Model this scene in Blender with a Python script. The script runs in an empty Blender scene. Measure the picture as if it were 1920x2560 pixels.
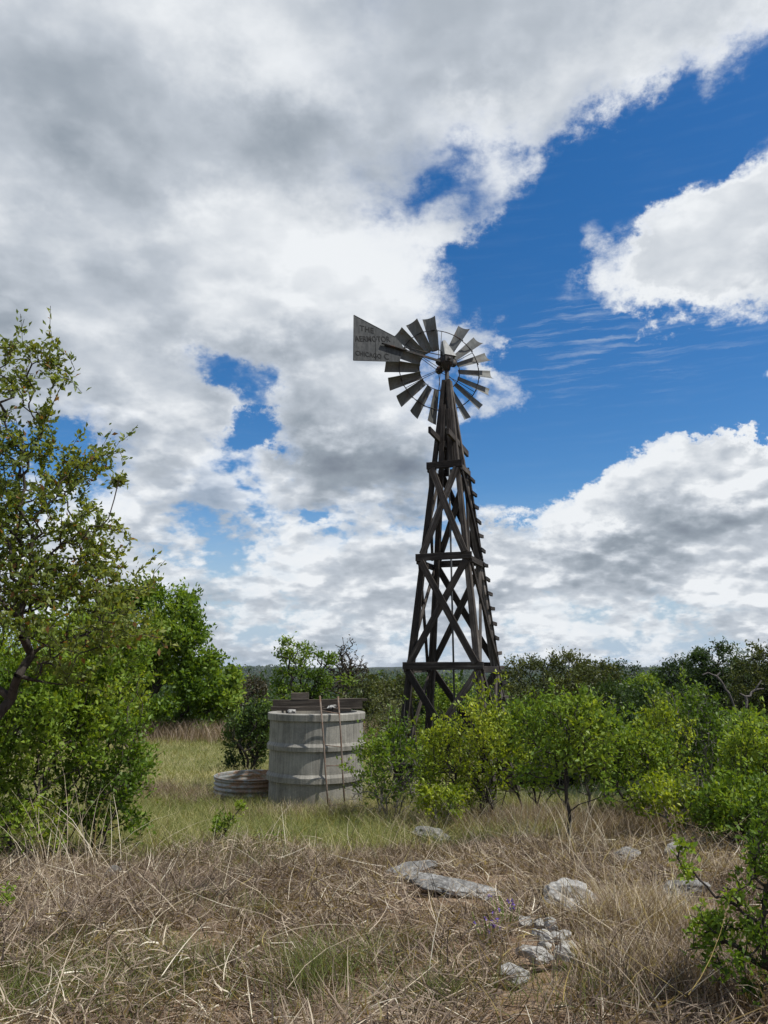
import bpy, math, random
import numpy as np
from mathutils import Vector, Matrix

PI = math.pi
R = math.radians
SC = bpy.context.scene
COL = SC.collection
CAM_Z = 2.45
PITCH = R(11.47)
FPX = 773.6                      # focal length in pixels of the 768x1024 frame
SUN_AZ = R(108)                  # measured clockwise from +Y (the view direction)
SUN_EL = R(58)

# ------------------------------------------------------------------ camera
cam = bpy.data.cameras.new('camera')
cam.sensor_fit = 'VERTICAL'
cam.sensor_height = 36
cam.lens = FPX / 1024 * 36
cam.clip_start = 0.05
cam.clip_end = 12000
camo = bpy.data.objects.new('camera', cam)
COL.objects.link(camo)
camo.location = (0, 0, CAM_Z)
camo.rotation_euler = (PI / 2 + PITCH, 0, 0)
SC.camera = camo
SC.view_settings.view_transform = 'Standard'
SC.view_settings.look = 'None'
SC.view_settings.exposure = 0
SC.view_settings.gamma = 1
SC.view_settings.use_curve_mapping = False
SC.cycles.use_denoising = True
SC.cycles.max_bounces = 6
SC.cycles.diffuse_bounces = 3
SC.cycles.glossy_bounces = 2
SC.cycles.transmission_bounces = 4
SC.cycles.transparent_max_bounces = 8
SC.cycles.sample_clamp_indirect = 6

# the photograph was measured on a 1659 x 2212 copy; ray() gives a world direction
def ray(dx, dy):
    x = (dx * 768 / 1659 - 384) / FPX
    y = (512 - dy * 768 / 1659) / FPX
    c, s = math.cos(PITCH), math.sin(PITCH)
    return (x, c - y * s, y * c + s)
def azel(dx, dy):
    x, y, z = ray(dx, dy)
    return math.atan2(x, y), math.atan2(z, math.hypot(x, y))
def at(dx, dy, fwd):             # the point seen there at that distance ahead
    x, y, z = ray(dx, dy)
    k = fwd / y
    return Vector((x * k, fwd, CAM_Z + z * k))

# ------------------------------------------------------------------ node helper
class NT:
    """tiny expression builder over a node tree"""
    def __init__(self, tree):
        self.t = tree
    def new(self, typ, **kw):
        n = self.t.nodes.new(typ)
        for k, v in kw.items():
            setattr(n, k, v)
        return n
    def put(self, sock, v):
        if isinstance(v, bpy.types.NodeSocket):
            self.t.links.new(v, sock)
        elif v is not None:
            if hasattr(sock.default_value, '__len__') and not hasattr(v, '__len__'):
                sock.default_value = [v] * len(sock.default_value)
            elif hasattr(sock.default_value, '__len__') and len(sock.default_value) == 4 and len(v) == 3:
                sock.default_value = (*v, 1)
            else:
                sock.default_value = v
    def m(self, op, a, b=None, c=None, clamp=False):
        n = self.new('ShaderNodeMath', operation=op, use_clamp=clamp)
        self.put(n.inputs[0], a); self.put(n.inputs[1], b); self.put(n.inputs[2], c)
        return n.outputs[0]
    def v(self, op, a, b=None, s=None):
        n = self.new('ShaderNodeVectorMath', operation=op)
        self.put(n.inputs[0], a); self.put(n.inputs[1], b)
        if s is not None: self.put(n.inputs['Scale'], s)
        return n.outputs['Value'] if op in ('LENGTH', 'DOT_PRODUCT') else n.outputs[0]
    def xyz(self, x, y, z):
        n = self.new('ShaderNodeCombineXYZ')
        for i, q in enumerate((x, y, z)): self.put(n.inputs[i], q)
        return n.outputs[0]
    def sep(self, v):
        n = self.new('ShaderNodeSeparateXYZ'); self.put(n.inputs[0], v)
        return n.outputs
    def noise(self, vec, scale=1, detail=4, rough=.5, lac=2.0, dist=0, col=False, dims='3D'):
        n = self.new('ShaderNodeTexNoise', noise_dimensions=dims)
        self.put(n.inputs['Vector'], vec); self.put(n.inputs['Scale'], scale)
        self.put(n.inputs['Detail'], detail); self.put(n.inputs['Roughness'], rough)
        self.put(n.inputs['Lacunarity'], lac); self.put(n.inputs['Distortion'], dist)
        return n.outputs['Color' if col else 'Fac']
    def smooth(self, x, a, b, lo=0, hi=1):
        n = self.new('ShaderNodeMapRange', interpolation_type='SMOOTHSTEP')
        self.put(n.inputs[0], x)
        for i, q in enumerate((a, b, lo, hi)): self.put(n.inputs[i + 1], q)
        return n.outputs[0]
    def lin(self, x, a, b, lo=0, hi=1):
        n = self.new('ShaderNodeMapRange')
        self.put(n.inputs[0], x)
        for i, q in enumerate((a, b, lo, hi)): self.put(n.inputs[i + 1], q)
        return n.outputs[0]
    def mix(self, f, a, b, blend='MIX'):
        n = self.new('ShaderNodeMix', data_type='RGBA', blend_type=blend)
        self.put(n.inputs[0], f); self.put(n.inputs[6], a); self.put(n.inputs[7], b)
        return n.outputs[2]
    def ramp(self, x, stops):
        n = self.new('ShaderNodeValToRGB')
        self.put(n.inputs[0], x)
        e = n.color_ramp.elements
        while len(e) < len(stops): e.new(0.5)
        for q, (p, c) in zip(e, stops):
            q.position = p; q.color = (*c, 1)
        return n.outputs[0]
# ------------------------------------------------------------------ sky and sun
SKY_STRENGTH = 0.1
def build_world():
    w = bpy.data.worlds.new('World')
    SC.world = w
    w.use_nodes = True
    t = w.node_tree
    t.nodes.clear()
    N = NT(t)
    sky = N.new('ShaderNodeTexSky', sky_type='NISHITA', sun_disc=False, sun_elevation=SUN_EL,
                sun_rotation=SUN_AZ, altitude=300, air_density=1.0, dust_density=0.6, ozone_density=2.5)
    hs = N.new('ShaderNodeHueSaturation')
    hs.inputs['Hue'].default_value = 0.503
    hs.inputs['Saturation'].default_value = 1.38
    hs.inputs['Value'].default_value = 1.2
    N.put(hs.inputs['Color'], sky.outputs[0])
    d = N.new('ShaderNodeTexCoord').outputs['Generated']
    dn = N.v('NORMALIZE', d)
    X, Y, Z = N.sep(dn)[:3]
    zc = N.m('MAXIMUM', Z, 0.0)
    az = N.m('ARCTAN2', X, Y)
    el = N.m('ARCSINE', zc)
    # map of the cloud layer: compresses towards the horizon as a flat layer seen from below does
    rr = N.m('ADD', N.m('MULTIPLY', N.m('EXPONENT', N.m('MULTIPLY', el, -1.75)), 4.6),
             N.m('MULTIPLY', N.m('EXPONENT', N.m('MULTIPLY', el, -9)), .5))
    hr = N.m('MAXIMUM', N.m('SQRT', N.m('SUBTRACT', 1.0, N.m('MULTIPLY', zc, zc))), .001)
    rr = N.m('DIVIDE', rr, hr)
    P = N.xyz(N.m('MULTIPLY', X, rr), N.m('MULTIPLY', Y, rr), 0.0)
    lift = N.m('MINIMUM', N.m('MULTIPLY_ADD', el, .16, .015), .075)
    # coverage: where cloud banks and gaps lie, as directions in the sky
    ang = N.xyz(az, el, 0.0)
    wv = N.noise(N.v('MULTIPLY', dn, (1, 1, 1.3)), 6.5, 7, .66, col=True)
    wv = N.v('SCALE', N.v('SUBTRACT', wv, (.5, .5, .5)), s=0.24)
    wv = N.v('MULTIPLY', wv, (1, .8, 0))
    angw = N.v('ADD', ang, wv)
    def blobs(items, src, base):
        acc = base
        for (dx, dy, rx, ry, rot, amp) in items:
            a, e = azel(dx, dy)
            mp = N.new('ShaderNodeMapping', vector_type='TEXTURE')
            N.put(mp.inputs['Vector'], src)
            mp.inputs['Location'].default_value = (a, e, 0)
            mp.inputs['Rotation'].default_value = (0, 0, R(rot))
            k = 1 / 1671
            mp.inputs['Scale'].default_value = (rx * k, ry * k, 1)
            g = N.new('ShaderNodeTexGradient', gradient_type='SPHERICAL')
            N.put(g.inputs[0], mp.outputs[0])
            acc = N.m('MULTIPLY_ADD', N.smooth(g.outputs['Fac'], 0, 1), amp, acc)
        return acc
    cover = blobs([
        # the bank over the top and left
        (330, 260, 1300, 800, 0, .34), (1250, -40, 1000, 480, -14, .40), (640, 640, 560, 460, 0, .26),
        (0, 700, 500, 300, 0, .20),
        # the blue opening on the right
        (1160, 500, 560, 330, -8, -.50), (1500, 330, 600, 200, 14, -.60), (1150, 820, 460, 380, 0, -.44),
        (1480, 810, 560, 240, 0, -.62), (985, 600, 130, 330, 0, -.16), (1120, 1030, 240, 150, 0, -.34), (1320, 900, 340, 120, 0, -.26),
        # clouds inside it
        (1400, 595, 380, 150, 24, .66), (1640, 480, 380, 190, 32, .62), (1470, 650, 200, 130, 0, .30),
        (1125, 845, 170, 125, 0, .66), (1010, 695, 130, 110, 0, .50), (1050, 770, 100, 80, 0, .4),
        (1690, 835, 140, 120, 0, .56), (1560, 930, 330, 90, -4, -.40), (1000, 930, 120, 150, 60, .30),
        (965, 485, 200, 80, 25, .34), (1340, 450, 200, 90, 30, .30), (1280, 540, 110, 140, 0, .26),
        # low cumulus on the right
        (1440, 1170, 680, 190, 3, .36), (1250, 1075, 130, 90, 0, .26), (1400, 1060, 140, 100, 0, .36), (1570, 1035, 170, 110, 0, .44), (1660, 1040, 120, 100, 0, .2),
        # small gaps on the left
        (470, 785, 150, 70, -10, -.36), (575, 850, 95, 120, 0, -.31), (570, 960, 170, 50, 0, -.36),
        (60, 950, 190, 90, 0, -.40), (645, 1112, 60, 45, 0, -.30),
        (780, 960, 330, 290, 0, .26), (430, 900, 180, 140, 0, .16), (720, 840, 160, 120, 0, .10),
    ], angw, N.smooth(el, .0, .3, .145, .09))
    shade = blobs([
        (600, 520, 420, 260, 0, .34), (770, 680, 360, 300, 0, .22), (430, 500, 220, 120, 0, .14), (300, 600, 260, 100, 0, .10),
        (640, 60, 360, 220, 0, .20), (1100, 200, 420, 220, 0, .16), (1500, 180, 460, 260, 0, .22), (30, 380, 200, 200, 0, .20),
        (330, 330, 420, 330, 0, -.14), (640, 320, 420, 160, -20, -.22), (90, 660, 360, 260, 0, -.12), (620, 760, 400, 90, 0, -.20),
        (760, 1030, 320, 140, 0, -.30), (1330, 1170, 460, 80, 4, -.20), (820, 850, 330, 150, 0, .24),
        (1480, 560, 480, 180, 26, .36), (1480, 1030, 480, 170, 4, .46), (1250, 1080, 200, 100, 0, .22), (1000, 130, 330, 120, 0, -.10),
    ], angw, 0.0)
    # levels through the cloud layer, seen from below: base first
    OFF = (3.7, 1.9, 7.3)
    def field(h, detail=8):
        k = N.m('MULTIPLY_ADD', lift, h, 1.0)
        q = N.v('ADD', N.v('SCALE', P, s=k), (OFF[0], OFF[1], OFF[2] + .09 * h))
        big = N.m('MULTIPLY_ADD', N.m('SUBTRACT', N.noise(q, 1.7, 2, .55, 2.0), .5), 1.35, .5)
        fine = N.m('SUBTRACT', N.noise(q, 4.2, detail, .60, 2.1), .5)
        bil = N.m('ABSOLUTE', N.m('SUBTRACT', N.noise(q, 6.5, 4, .5, 2.2), .5))
        return N.m('MULTIPLY_ADD', N.m('SUBTRACT', bil, .12), .62, N.m('MULTIPLY_ADD', fine, .78, big))
    soft, near = field(0, 2.5), field(-.55, 2.5)
    T = colr = None
    lo_edge = N.smooth(el, .15, .5, -.05, -.16)
    hi_edge = N.smooth(el, .15, .5, .12, .26)
    alpha = N.smooth(el, .15, .5, .82, .70)
    NL = 5
    for i in range(NL):
        h = i
        n = field(h)
        if i == 0: n0 = n
        dens = N.m('ADD', N.m('ADD', n, cover), -.56 - .03 * i)
        a = N.smooth(dens, lo_edge, hi_edge)
        a = N.m('MULTIPLY', N.m('POWER', a, 1.25), alpha)
        # the thicker the cloud, the greyer its base; upper levels stand in the sun
        thick = N.smooth(N.m('ADD', N.m('ADD', N.m('MULTIPLY', n, .12), N.m('MULTIPLY', soft, .88)), N.m('ADD', cover, -.56 - .03 * i)), .0, .40)
        lum = N.m('MULTIPLY_ADD', thick, (-.34, -.10, 0, 0, 0)[i], (.74, .84, .9, .95, 1)[i])
        if T is None:
            colr = N.m('MULTIPLY', lum, a)
            T = N.m('SUBTRACT', 1.0, a)
        else:
            colr = N.m('MULTIPLY_ADD', N.m('MULTIPLY', lum, a), T, colr)
            T = N.m('MULTIPLY', T, N.m('SUBTRACT', 1.0, a))
    # tops that fall away towards the light are bright, undersides grey
    side = N.m('SUBTRACT', soft, near)
    side = N.m('MULTIPLY', N.m('ADD', N.m('MAXIMUM', side, 0.0), N.m('MULTIPLY', N.m('MINIMUM', side, 0.0), .55)), N.smooth(el, .08, .5, 2.3, .9))
    cov = N.m('SUBTRACT', 1.0, T)
    ci = N.noise(N.v('MULTIPLY', N.v('ADD', ang, N.v('SCALE', wv, s=.12)), (9, 110, 0)), 1.0, 5, .6)
    thin = N.m('MULTIPLY', N.smooth(ci, .47, .75), blobs([(1330, 750, 360, 120, 4, .34), (1180, 720, 200, 60, 4, .2)], angw, .02))
    lum = N.m('DIVIDE', colr, N.m('MAXIMUM', cov, .001))
    lum = N.m('ADD', N.m('ADD', lum, side), shade)
    lum = N.m('MAXIMUM', N.m('MINIMUM', lum, 1.0), 0.0)
    ccol = N.ramp(lum, [(0, (.20, .235, .29)), (.35, (.33, .38, .44)), (.65, (.55, .60, .665)), (1, (.91, .94, .97))])
    ccol = N.v('SCALE', ccol, s=0.95 / SKY_STRENGTH)
    low = N.mix(N.smooth(el, 0.0, .24), (4.4, 5.6, 6.9), hs.outputs[0])
    base = N.mix(thin, low, (7, 7.6, 8.2))
    out = N.mix(N.m('MULTIPLY', cov, N.smooth(el, -.01, .03, .75, 1)), base, ccol)
    bg = N.new('ShaderNodeBackground')
    N.put(bg.inputs['Color'], out)
    bg.inputs['Strength'].default_value = SKY_STRENGTH
    o = N.new('ShaderNodeOutputWorld')
    t.links.new(bg.outputs[0], o.inputs[0])
    w.cycles.sampling_method = 'MANUAL'
    w.cycles.sample_map_resolution = 512
build_world()
sl = bpy.data.lights.new('sun', 'SUN')
sl.energy = 5.0
sl.angle = R(0.5)
sl.color = (1, .965, .90)
so = bpy.data.objects.new('sun', sl)
COL.objects.link(so)
so.rotation_euler = Vector((-math.sin(SUN_AZ) * math.cos(SUN_EL), -math.cos(SUN_AZ) * math.cos(SUN_EL), -math.sin(SUN_EL))).to_track_quat('-Z', 'Y').to_euler()
so.location = (20, -8, 40)
# ------------------------------------------------------------------ mesh helpers
rng = np.random.default_rng(11)
random.seed(5)

def tag(o, label=None, cat=None, group=None, kind=None):
    if label: o['label'] = label
    if cat: o['category'] = cat
    if group: o['group'] = group
    if kind: o['kind'] = kind
    return o
def empty(name, loc, label, cat, group=None):
    o = bpy.data.objects.new(name, None)
    o.empty_display_size = .2
    COL.objects.link(o)
    o.location = loc
    return tag(o, label, cat, group)
def link(name, me, mat, parent=None):
    me.name = name
    o = bpy.data.objects.new(name, me)
    if mat is not None: me.materials.append(mat)
    COL.objects.link(o)
    if parent is not None:
        o.parent = parent
    return o
def quads(name, V, F, mat, parent=None, attrs=None, smooth=False, origin=None):
    """numpy mesh: V (n,3), F (m,4) or (m,3)"""
    V = np.asarray(V, np.float32)
    if origin is not None:
        V = V - np.asarray(origin, np.float32)
    F = np.asarray(F, np.int32)
    me = bpy.data.meshes.new(name)
    k = F.shape[1]
    me.vertices.add(len(V)); me.vertices.foreach_set('co', V.ravel())
    me.loops.add(F.size); me.loops.foreach_set('vertex_index', F.ravel())
    me.polygons.add(len(F))
    me.polygons.foreach_set('loop_start', np.arange(0, F.size, k, dtype=np.int32))
    me.polygons.foreach_set('loop_total', np.full(len(F), k, np.int32))
    if smooth:
        me.polygons.foreach_set('use_smooth', np.ones(len(F), bool))
    for an, av in (attrs or {}).items():
        av = np.asarray(av, np.float32)
        if av.ndim == 1:
            me.attributes.new(an, 'FLOAT', 'POINT').data.foreach_set('value', av)
        else:
            me.attributes.new(an, 'FLOAT_VECTOR', 'POINT').data.foreach_set('vector', av.ravel())
    me.update()
    return link(name, me, mat, parent)

class MB:
    """collects beams, tubes, sheets and lathes into one mesh; 'grain' carries coordinates along each piece"""
    def __init__(self):
        self.v, self.f, self.g = [], [], []
        self.sm = []
    def add(self, vs, fs, gs=None, smooth=False):
        b = len(self.v)
        self.v += [tuple(p) for p in vs]
        self.f += [tuple(b + i for i in f) for f in fs]
        self.sm += [smooth] * len(fs)
        o = (random.random() * 50, random.random() * 50, random.random() * 50)
        gs = gs or vs
        self.g += [(p[0] + o[0], p[1] + o[1], p[2] + o[2]) for p in gs]
    def beam(self, a, b, w, h, up=(0, 0, 1), w2=None, h2=None, seg=5, wob=.006):
        """rough-sawn timber from a to b: slightly bowed, with softened long edges"""
        a, b = Vector(a), Vector(b)
        L = (b - a).length
        d = (b - a).normalized()
        s = d.cross(Vector(up))
        if s.length < 1e-4: s = d.cross(Vector((1, 0, 0)))
        s.normalize()
        u = s.cross(d).normalized()
        w2, h2 = w2 or w, h2 or h
        vs, gs, fs = [], [], []
        bow = (random.uniform(-wob, wob), random.uniform(-wob, wob))
        for i in range(seg + 1):
            t = i / seg
            ww, hh = (w + (w2 - w) * t) / 2, (h + (h2 - h) * t) / 2
            c = a + d * (L * t) + s * (bow[0] * 4 * t * (1 - t)) + u * (bow[1] * 4 * t * (1 - t))
            e = min(ww, hh) * .22
            ww *= 1 + random.uniform(-.03, .03); hh *= 1 + random.uniform(-.03, .03)
            for (x, y) in ((-ww + e, -hh), (ww - e, -hh), (ww, -hh + e), (ww, hh - e), (ww - e, hh), (-ww + e, hh), (-ww, hh - e), (-ww, -hh + e)):
                vs.append(c + s * x + u * y); gs.append((x, y, L * t))
        for i in range(seg):
            for k in range(8):
                fs.append((i * 8 + k, i * 8 + (k + 1) % 8, (i + 1) * 8 + (k + 1) % 8, (i + 1) * 8 + k))
        fs.append(tuple(range(7, -1, -1))); fs.append(tuple(seg * 8 + k for k in range(8)))
        self.add(vs, fs, gs)
    def tube(self, pts, rad, n=8, cap=True, smooth=True):
        pts = [Vector(p) for p in pts]
        if not hasattr(rad, '__len__'): rad = [rad] * len(pts)
        vs, gs, fs = [], [], []
        L = 0
        ref = Vector((.31, .2, .93))
        for i, p in enumerate(pts):
            d = (pts[min(i + 1, len(pts) - 1)] - pts[max(i - 1, 0)]).normalized()
            if i: L += (p - pts[i - 1]).length
            s = d.cross(ref)
            if s.length < .05: s = d.cross(Vector((1, 0, 0)))
            s.normalize(); u = s.cross(d)
            for k in range(n):
                c, q = math.cos(2 * PI * k / n), math.sin(2 * PI * k / n)
                vs.append(p + (s * c + u * q) * rad[i]); gs.append((c * rad[i], q * rad[i], L))
        for i in range(len(pts) - 1):
            for k in range(n):
                fs.append((i * n + k, i * n + (k + 1) % n, (i + 1) * n + (k + 1) % n, (i + 1) * n + k))
        if cap:
            fs.append(tuple(range(n - 1, -1, -1))); fs.append(tuple((len(pts) - 1) * n + k for k in range(n)))
        self.add(vs, fs, gs, smooth)
    def ring(self, c, ax, r, t, n=48, m=6):
        ax = Vector(ax).normalized()
        s = ax.cross(Vector((0, 0, 1))).normalized(); u = s.cross(ax)
        vs, fs = [], []
        for i in range(n):
            a = 2 * PI * i / n
            rd = s * math.cos(a) + u * math.sin(a)
            for k in range(m):
                b = 2 * PI * k / m
                vs.append(Vector(c) + rd * (r + t * math.cos(b)) + ax * (t * math.sin(b)))
        for i in range(n):
            for k in range(m):
                fs.append((i * m + k, i * m + (k + 1) % m, ((i + 1) % n) * m + (k + 1) % m, ((i + 1) % n) * m + k))
        self.add(vs, fs, None, True)
    def lathe(self, prof, c, n=64, smooth=True, jit=0.0):
        vs, fs, gs = [], [], []
        m = len(prof)
        for i in range(n):
            a = 2 * PI * i / n
            for (r, z) in prof:
                q = 1 + jit * math.sin(a * 3 + z * 2) + jit * .6 * math.sin(a * 7 + 1 + z)
                vs.append((c[0] + r * q * math.cos(a), c[1] + r * q * math.sin(a), c[2] + z))
        for i in range(n):
            for k in range(m - 1):
                fs.append((i * m + k, ((i + 1) % n) * m + k, ((i + 1) % n) * m + k + 1, i * m + k + 1))
        self.add(vs, fs, None, smooth)
    def hull(self, vs, fs):
        self.add(vs, fs)
    def build(self, name, mat, parent=None, origin=None):
        me = bpy.data.meshes.new(name)
        o0 = Vector(origin) if origin is not None else Vector((0, 0, 0))
        me.from_pydata([tuple(Vector(p) - o0) for p in self.v], [], self.f)
        me.attributes.new('grain', 'FLOAT_VECTOR', 'POINT').data.foreach_set('vector', np.array(self.g, np.float32).ravel())
        me.polygons.foreach_set('use_smooth', np.array(self.sm, bool))
        me.update()
        o = link(name, me, mat, parent)
        return o

# ------------------------------------------------------------------ materials
M = {}
def material(name, rough=.8, spec=.3):
    m = bpy.data.materials.new(name)
    m.use_nodes = True
    t = m.node_tree
    t.nodes.clear()
    N = NT(t)
    p = N.new('ShaderNodeBsdfPrincipled')
    p.inputs['Roughness'].default_value = rough
    p.inputs['Specular IOR Level'].default_value = spec
    o = N.new('ShaderNodeOutputMaterial')
    t.links.new(p.outputs[0], o.inputs[0])
    M[name] = m
    return N, p, o
def bump(N, p, height, strength=.4, dist=.01):
    b = N.new('ShaderNodeBump')
    b.inputs['Strength'].default_value = strength
    b.inputs['Distance'].default_value = dist
    N.put(b.inputs['Height'], height)
    N.put(p.inputs['Normal'], b.outputs[0])
def attr(N, name, out='Fac'):
    a = N.new('ShaderNodeAttribute'); a.attribute_name = name
    return a.outputs[out]

def wood(name, cols, rough=.85):
    N, p, o = material(name, rough, .25)
    g = attr(N, 'grain', 'Vector')
    long = N.noise(N.v('MULTIPLY', g, (34, 34, 1.3)), 1.0, 6, .65, dist=.4)
    fine = N.noise(N.v('MULTIPLY', g, (150, 150, 5)), 1.0, 3, .6)
    blot = N.noise(g, 3.2, 4, .6)
    f = N.m('ADD', N.m('MULTIPLY', long, .55), N.m('ADD', N.m('MULTIPLY', fine, .2), N.m('MULTIPLY', blot, .25)))
    piece = N.lin(N.noise(N.v('MULTIPLY', g, (.35, .35, .02)), 1.0, 1, .5), .3, .7, -.16, .07)
    N.put(p.inputs['Base Color'], N.ramp(N.lin(N.m('ADD', f, piece), .33, .67), cols))
    bump(N, p, N.m('ADD', N.m('MULTIPLY', long, .7), N.m('MULTIPLY', fine, .3)), .7, .012)
wood('tower_timber', [(0, (.010, .008, .007)), (.4, (.036, .029, .024)), (.68, (.078, .066, .056)), (1, (.21, .19, .17))])
wood('cover_boards', [(0, (.035, .028, .022)), (.4, (.085, .070, .055)), (.75, (.15, .125, .10)), (1, (.24, .21, .18))])

def metal(name, base, rust, amt, rough=.55, met=.6, scale=6):
    N, p, o = material(name, rough, .4)
    c = N.new('ShaderNodeTexCoord').outputs['Object']
    n = N.noise(c, scale, 6, .65)
    n2 = N.noise(N.v('MULTIPLY', c, (1, 1, .25)), scale * 3, 4, .6)
    k = N.smooth(N.m('ADD', N.m('MULTIPLY', n, .6), N.m('MULTIPLY', n2, .4)), amt - .08, amt + .10)
    tone = N.ramp(n2, [(.25, tuple(q * .6 for q in base)), (.75, tuple(min(1, q * 1.3) for q in base))])
    N.put(p.inputs['Base Color'], N.mix(k, tone, rust))
    N.put(p.inputs['Metallic'], N.m('MULTIPLY', N.m('SUBTRACT', 1.0, k), met))
    bump(N, p, n2, .25, .004)
metal('galvanised_sheet', (.12, .125, .118), (.085, .062, .045), .56, .65, .2, 6)
metal('vane_sheet', (.034, .038, .040), (.058, .060, .060), .52, .7, .15, 7)
metal('dark_iron', (.03, .028, .027), (.09, .035, .02), .58, .7, .3, 9)
metal('rusty_pipe', (.20, .165, .135), (.135, .08, .052), .50, .8, .1, 14)
metal('pump_pipe', (.07, .075, .08), (.09, .06, .045), .62, .6, .3, 4)
metal('lettering_paint', (.004, .0045, .005), (.03, .032, .034), .64, .8, 0, 16)
metal('hood_sheet', (.20, .205, .20), (.16, .12, .09), .62, .6, .2, 6)

# corrugated trough: galvanised bands with rust
N, p, o = material('trough_metal', .55, .4)
c = N.new('ShaderNodeTexCoord').outputs['Object']
x, y, z = N.sep(c)[:3]
n = N.noise(N.v('MULTIPLY', c, (1.6, 1.6, 5)), 2.6, 6, .65)
k = N.smooth(N.m('ADD', n, N.m('MULTIPLY', x, .16)), .38, .54)
tone = N.ramp(N.noise(c, 20, 3, .6), [(.3, (.20, .21, .20)), (.7, (.34, .34, .32))])
N.put(p.inputs['Base Color'], N.mix(k, tone, N.ramp(N.noise(c, 30, 3, .6), [(.3, (.15, .085, .05)), (.7, (.32, .20, .12))])))
N.put(p.inputs['Metallic'], N.m('MULTIPLY', N.m('SUBTRACT', 1.0, k), .35))

# weathered cast concrete: board marks, drip streaks, lichen
N, p, o = material('tank_concrete', .92, .2)
c = N.new('ShaderNodeTexCoord').outputs['Object']
x, y, z = N.sep(c)[:3]
ang = N.m('ARCTAN2', y, x)
big = N.noise(c, 1.7, 5, .6)
fine = N.noise(c, 38, 4, .6)
streak = N.noise(N.xyz(N.m('MULTIPLY', ang, 22), N.m('MULTIPLY', z, .8), 0.0), 1.0, 5, .7)
streak2 = N.noise(N.xyz(N.m('MULTIPLY', ang, 6), N.m('MULTIPLY', z, .5), 4.0), 1.0, 3, .6)
f = N.m('ADD', N.m('MULTIPLY', big, .42), N.m('ADD', N.m('MULTIPLY', streak, .40), N.m('MULTIPLY', fine, .18)))
col = N.ramp(N.lin(f, .36, .66), [(0, (.12, .115, .10)), (.4, (.225, .215, .19)), (.75, (.32, .305, .265)), (1, (.42, .395, .335))])
dark = N.m('MULTIPLY', N.smooth(streak, .58, .76), N.smooth(streak2, .50, .66))
col = N.mix(N.m('MULTIPLY', dark, .85), col, (.075, .07, .062))
white = N.m('MULTIPLY', N.smooth(N.noise(N.xyz(N.m('MULTIPLY', ang, 34), N.m('MULTIPLY', z, .7), 9.0), 1.0, 4, .7), .56, .70), N.smooth(N.noise(N.xyz(ang, z, 2.0), 1.3, 2, .5), .5, .62))
col = N.mix(N.m('MULTIPLY', white, .5), col, (.56, .54, .49))
patch = N.smooth(N.noise(N.v('MULTIPLY', c, (1, 1, .6)), 2.6, 6, .65), .54, .70)
col = N.mix(N.m('MULTIPLY', patch, .55), col, (.085, .08, .07))
foot_ = N.m('MULTIPLY', N.smooth(N.m('ADD', z, N.m('MULTIPLY', streak, -.7)), .35, -.15), .7)
col = N.mix(foot_, col, (.16, .115, .075))
rust = N.m('MULTIPLY', N.smooth(N.noise(N.xyz(N.m('MULTIPLY', ang, 16), N.m('MULTIPLY', z, .45), 21.0), 1.0, 4, .65), .62, .74), .55)
col = N.mix(rust, col, (.17, .10, .055))
N.put(p.inputs['Base Color'], col)
bump(N, p, N.m('ADD', N.m('MULTIPLY', fine, .5), N.m('MULTIPLY', streak, .5)), .5, .01)

def stone(name, cols, scale=5):
    N, p, o = material(name, .95, .2)
    c = N.new('ShaderNodeTexCoord').outputs['Object']
    a = N.noise(c, scale, 7, .68, dist=.6)
    b = N.noise(c, scale * 7, 5, .65)
    vo = N.new('ShaderNodeTexVoronoi'); N.put(vo.inputs['Vector'], c); vo.inputs['Scale'].default_value = scale * 3
    pit = N.smooth(vo.outputs['Distance'], .0, .25)
    f = N.m('ADD', N.m('MULTIPLY', a, .6), N.m('MULTIPLY', b, .4))
    N.put(p.inputs['Base Color'], N.mix(N.m('MULTIPLY', N.m('SUBTRACT', 1.0, pit), .5), N.ramp(N.lin(f, .35, .66), cols), (.10, .095, .085)))
    bump(N, p, N.m('ADD', N.m('MULTIPLY', f, .7), N.m('MULTIPLY', pit, .3)), .9, .03)
stone('limestone', [(0, (.10, .098, .09)), (.35, (.27, .26, .24)), (.7, (.46, .45, .42)), (1, (.62, .61, .57))])
stone('grey_limestone', [(0, (.05, .05, .047)), (.4, (.15, .145, .135)), (.75, (.29, .285, .27)), (1, (.43, .42, .40))])

def leafmat(name, stops, trans=.35, rough=.5):
    N, p, o = material(name, rough, .3)
    col = N.ramp(attr(N, 'tint'), stops)
    N.put(p.inputs['Base Color'], col)
    tr = N.new('ShaderNodeBsdfTranslucent')
    N.put(tr.inputs[0], N.mix(1.0, col, (1.5, 1.35, .45), 'MULTIPLY'))
    ms = N.new('ShaderNodeMixShader')
    ms.inputs[0].default_value = trans
    N.t.links.new(p.outputs[0], ms.inputs[1]); N.t.links.new(tr.outputs[0], ms.inputs[2])
    N.t.links.new(ms.outputs[0], o.inputs[0])
leafmat('leaf_olive', [(0, (.060, .090, .018)), (.45, (.135, .185, .036)), (.8, (.24, .27, .065)), (1, (.22, .12, .05))], .42)
leafmat('leaf_bright', [(0, (.055, .112, .012)), (.5, (.165, .26, .028)), (1, (.31, .39, .06))], .42)
leafmat('leaf_yellow', [(0, (.085, .135, .012)), (.5, (.225, .30, .028)), (1, (.40, .45, .07))], .42)
leafmat('leaf_green', [(0, (.045, .092, .010)), (.5, (.135, .225, .024)), (1, (.27, .35, .055))], .40)
leafmat('leaf_dark', [(0, (.016, .034, .008)), (.5, (.040, .076, .015)), (1, (.080, .125, .028))], .30)
leafmat('leaf_sage', [(0, (.060, .074, .028)), (.5, (.125, .145, .055)), (1, (.20, .21, .09))], .3)
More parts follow.
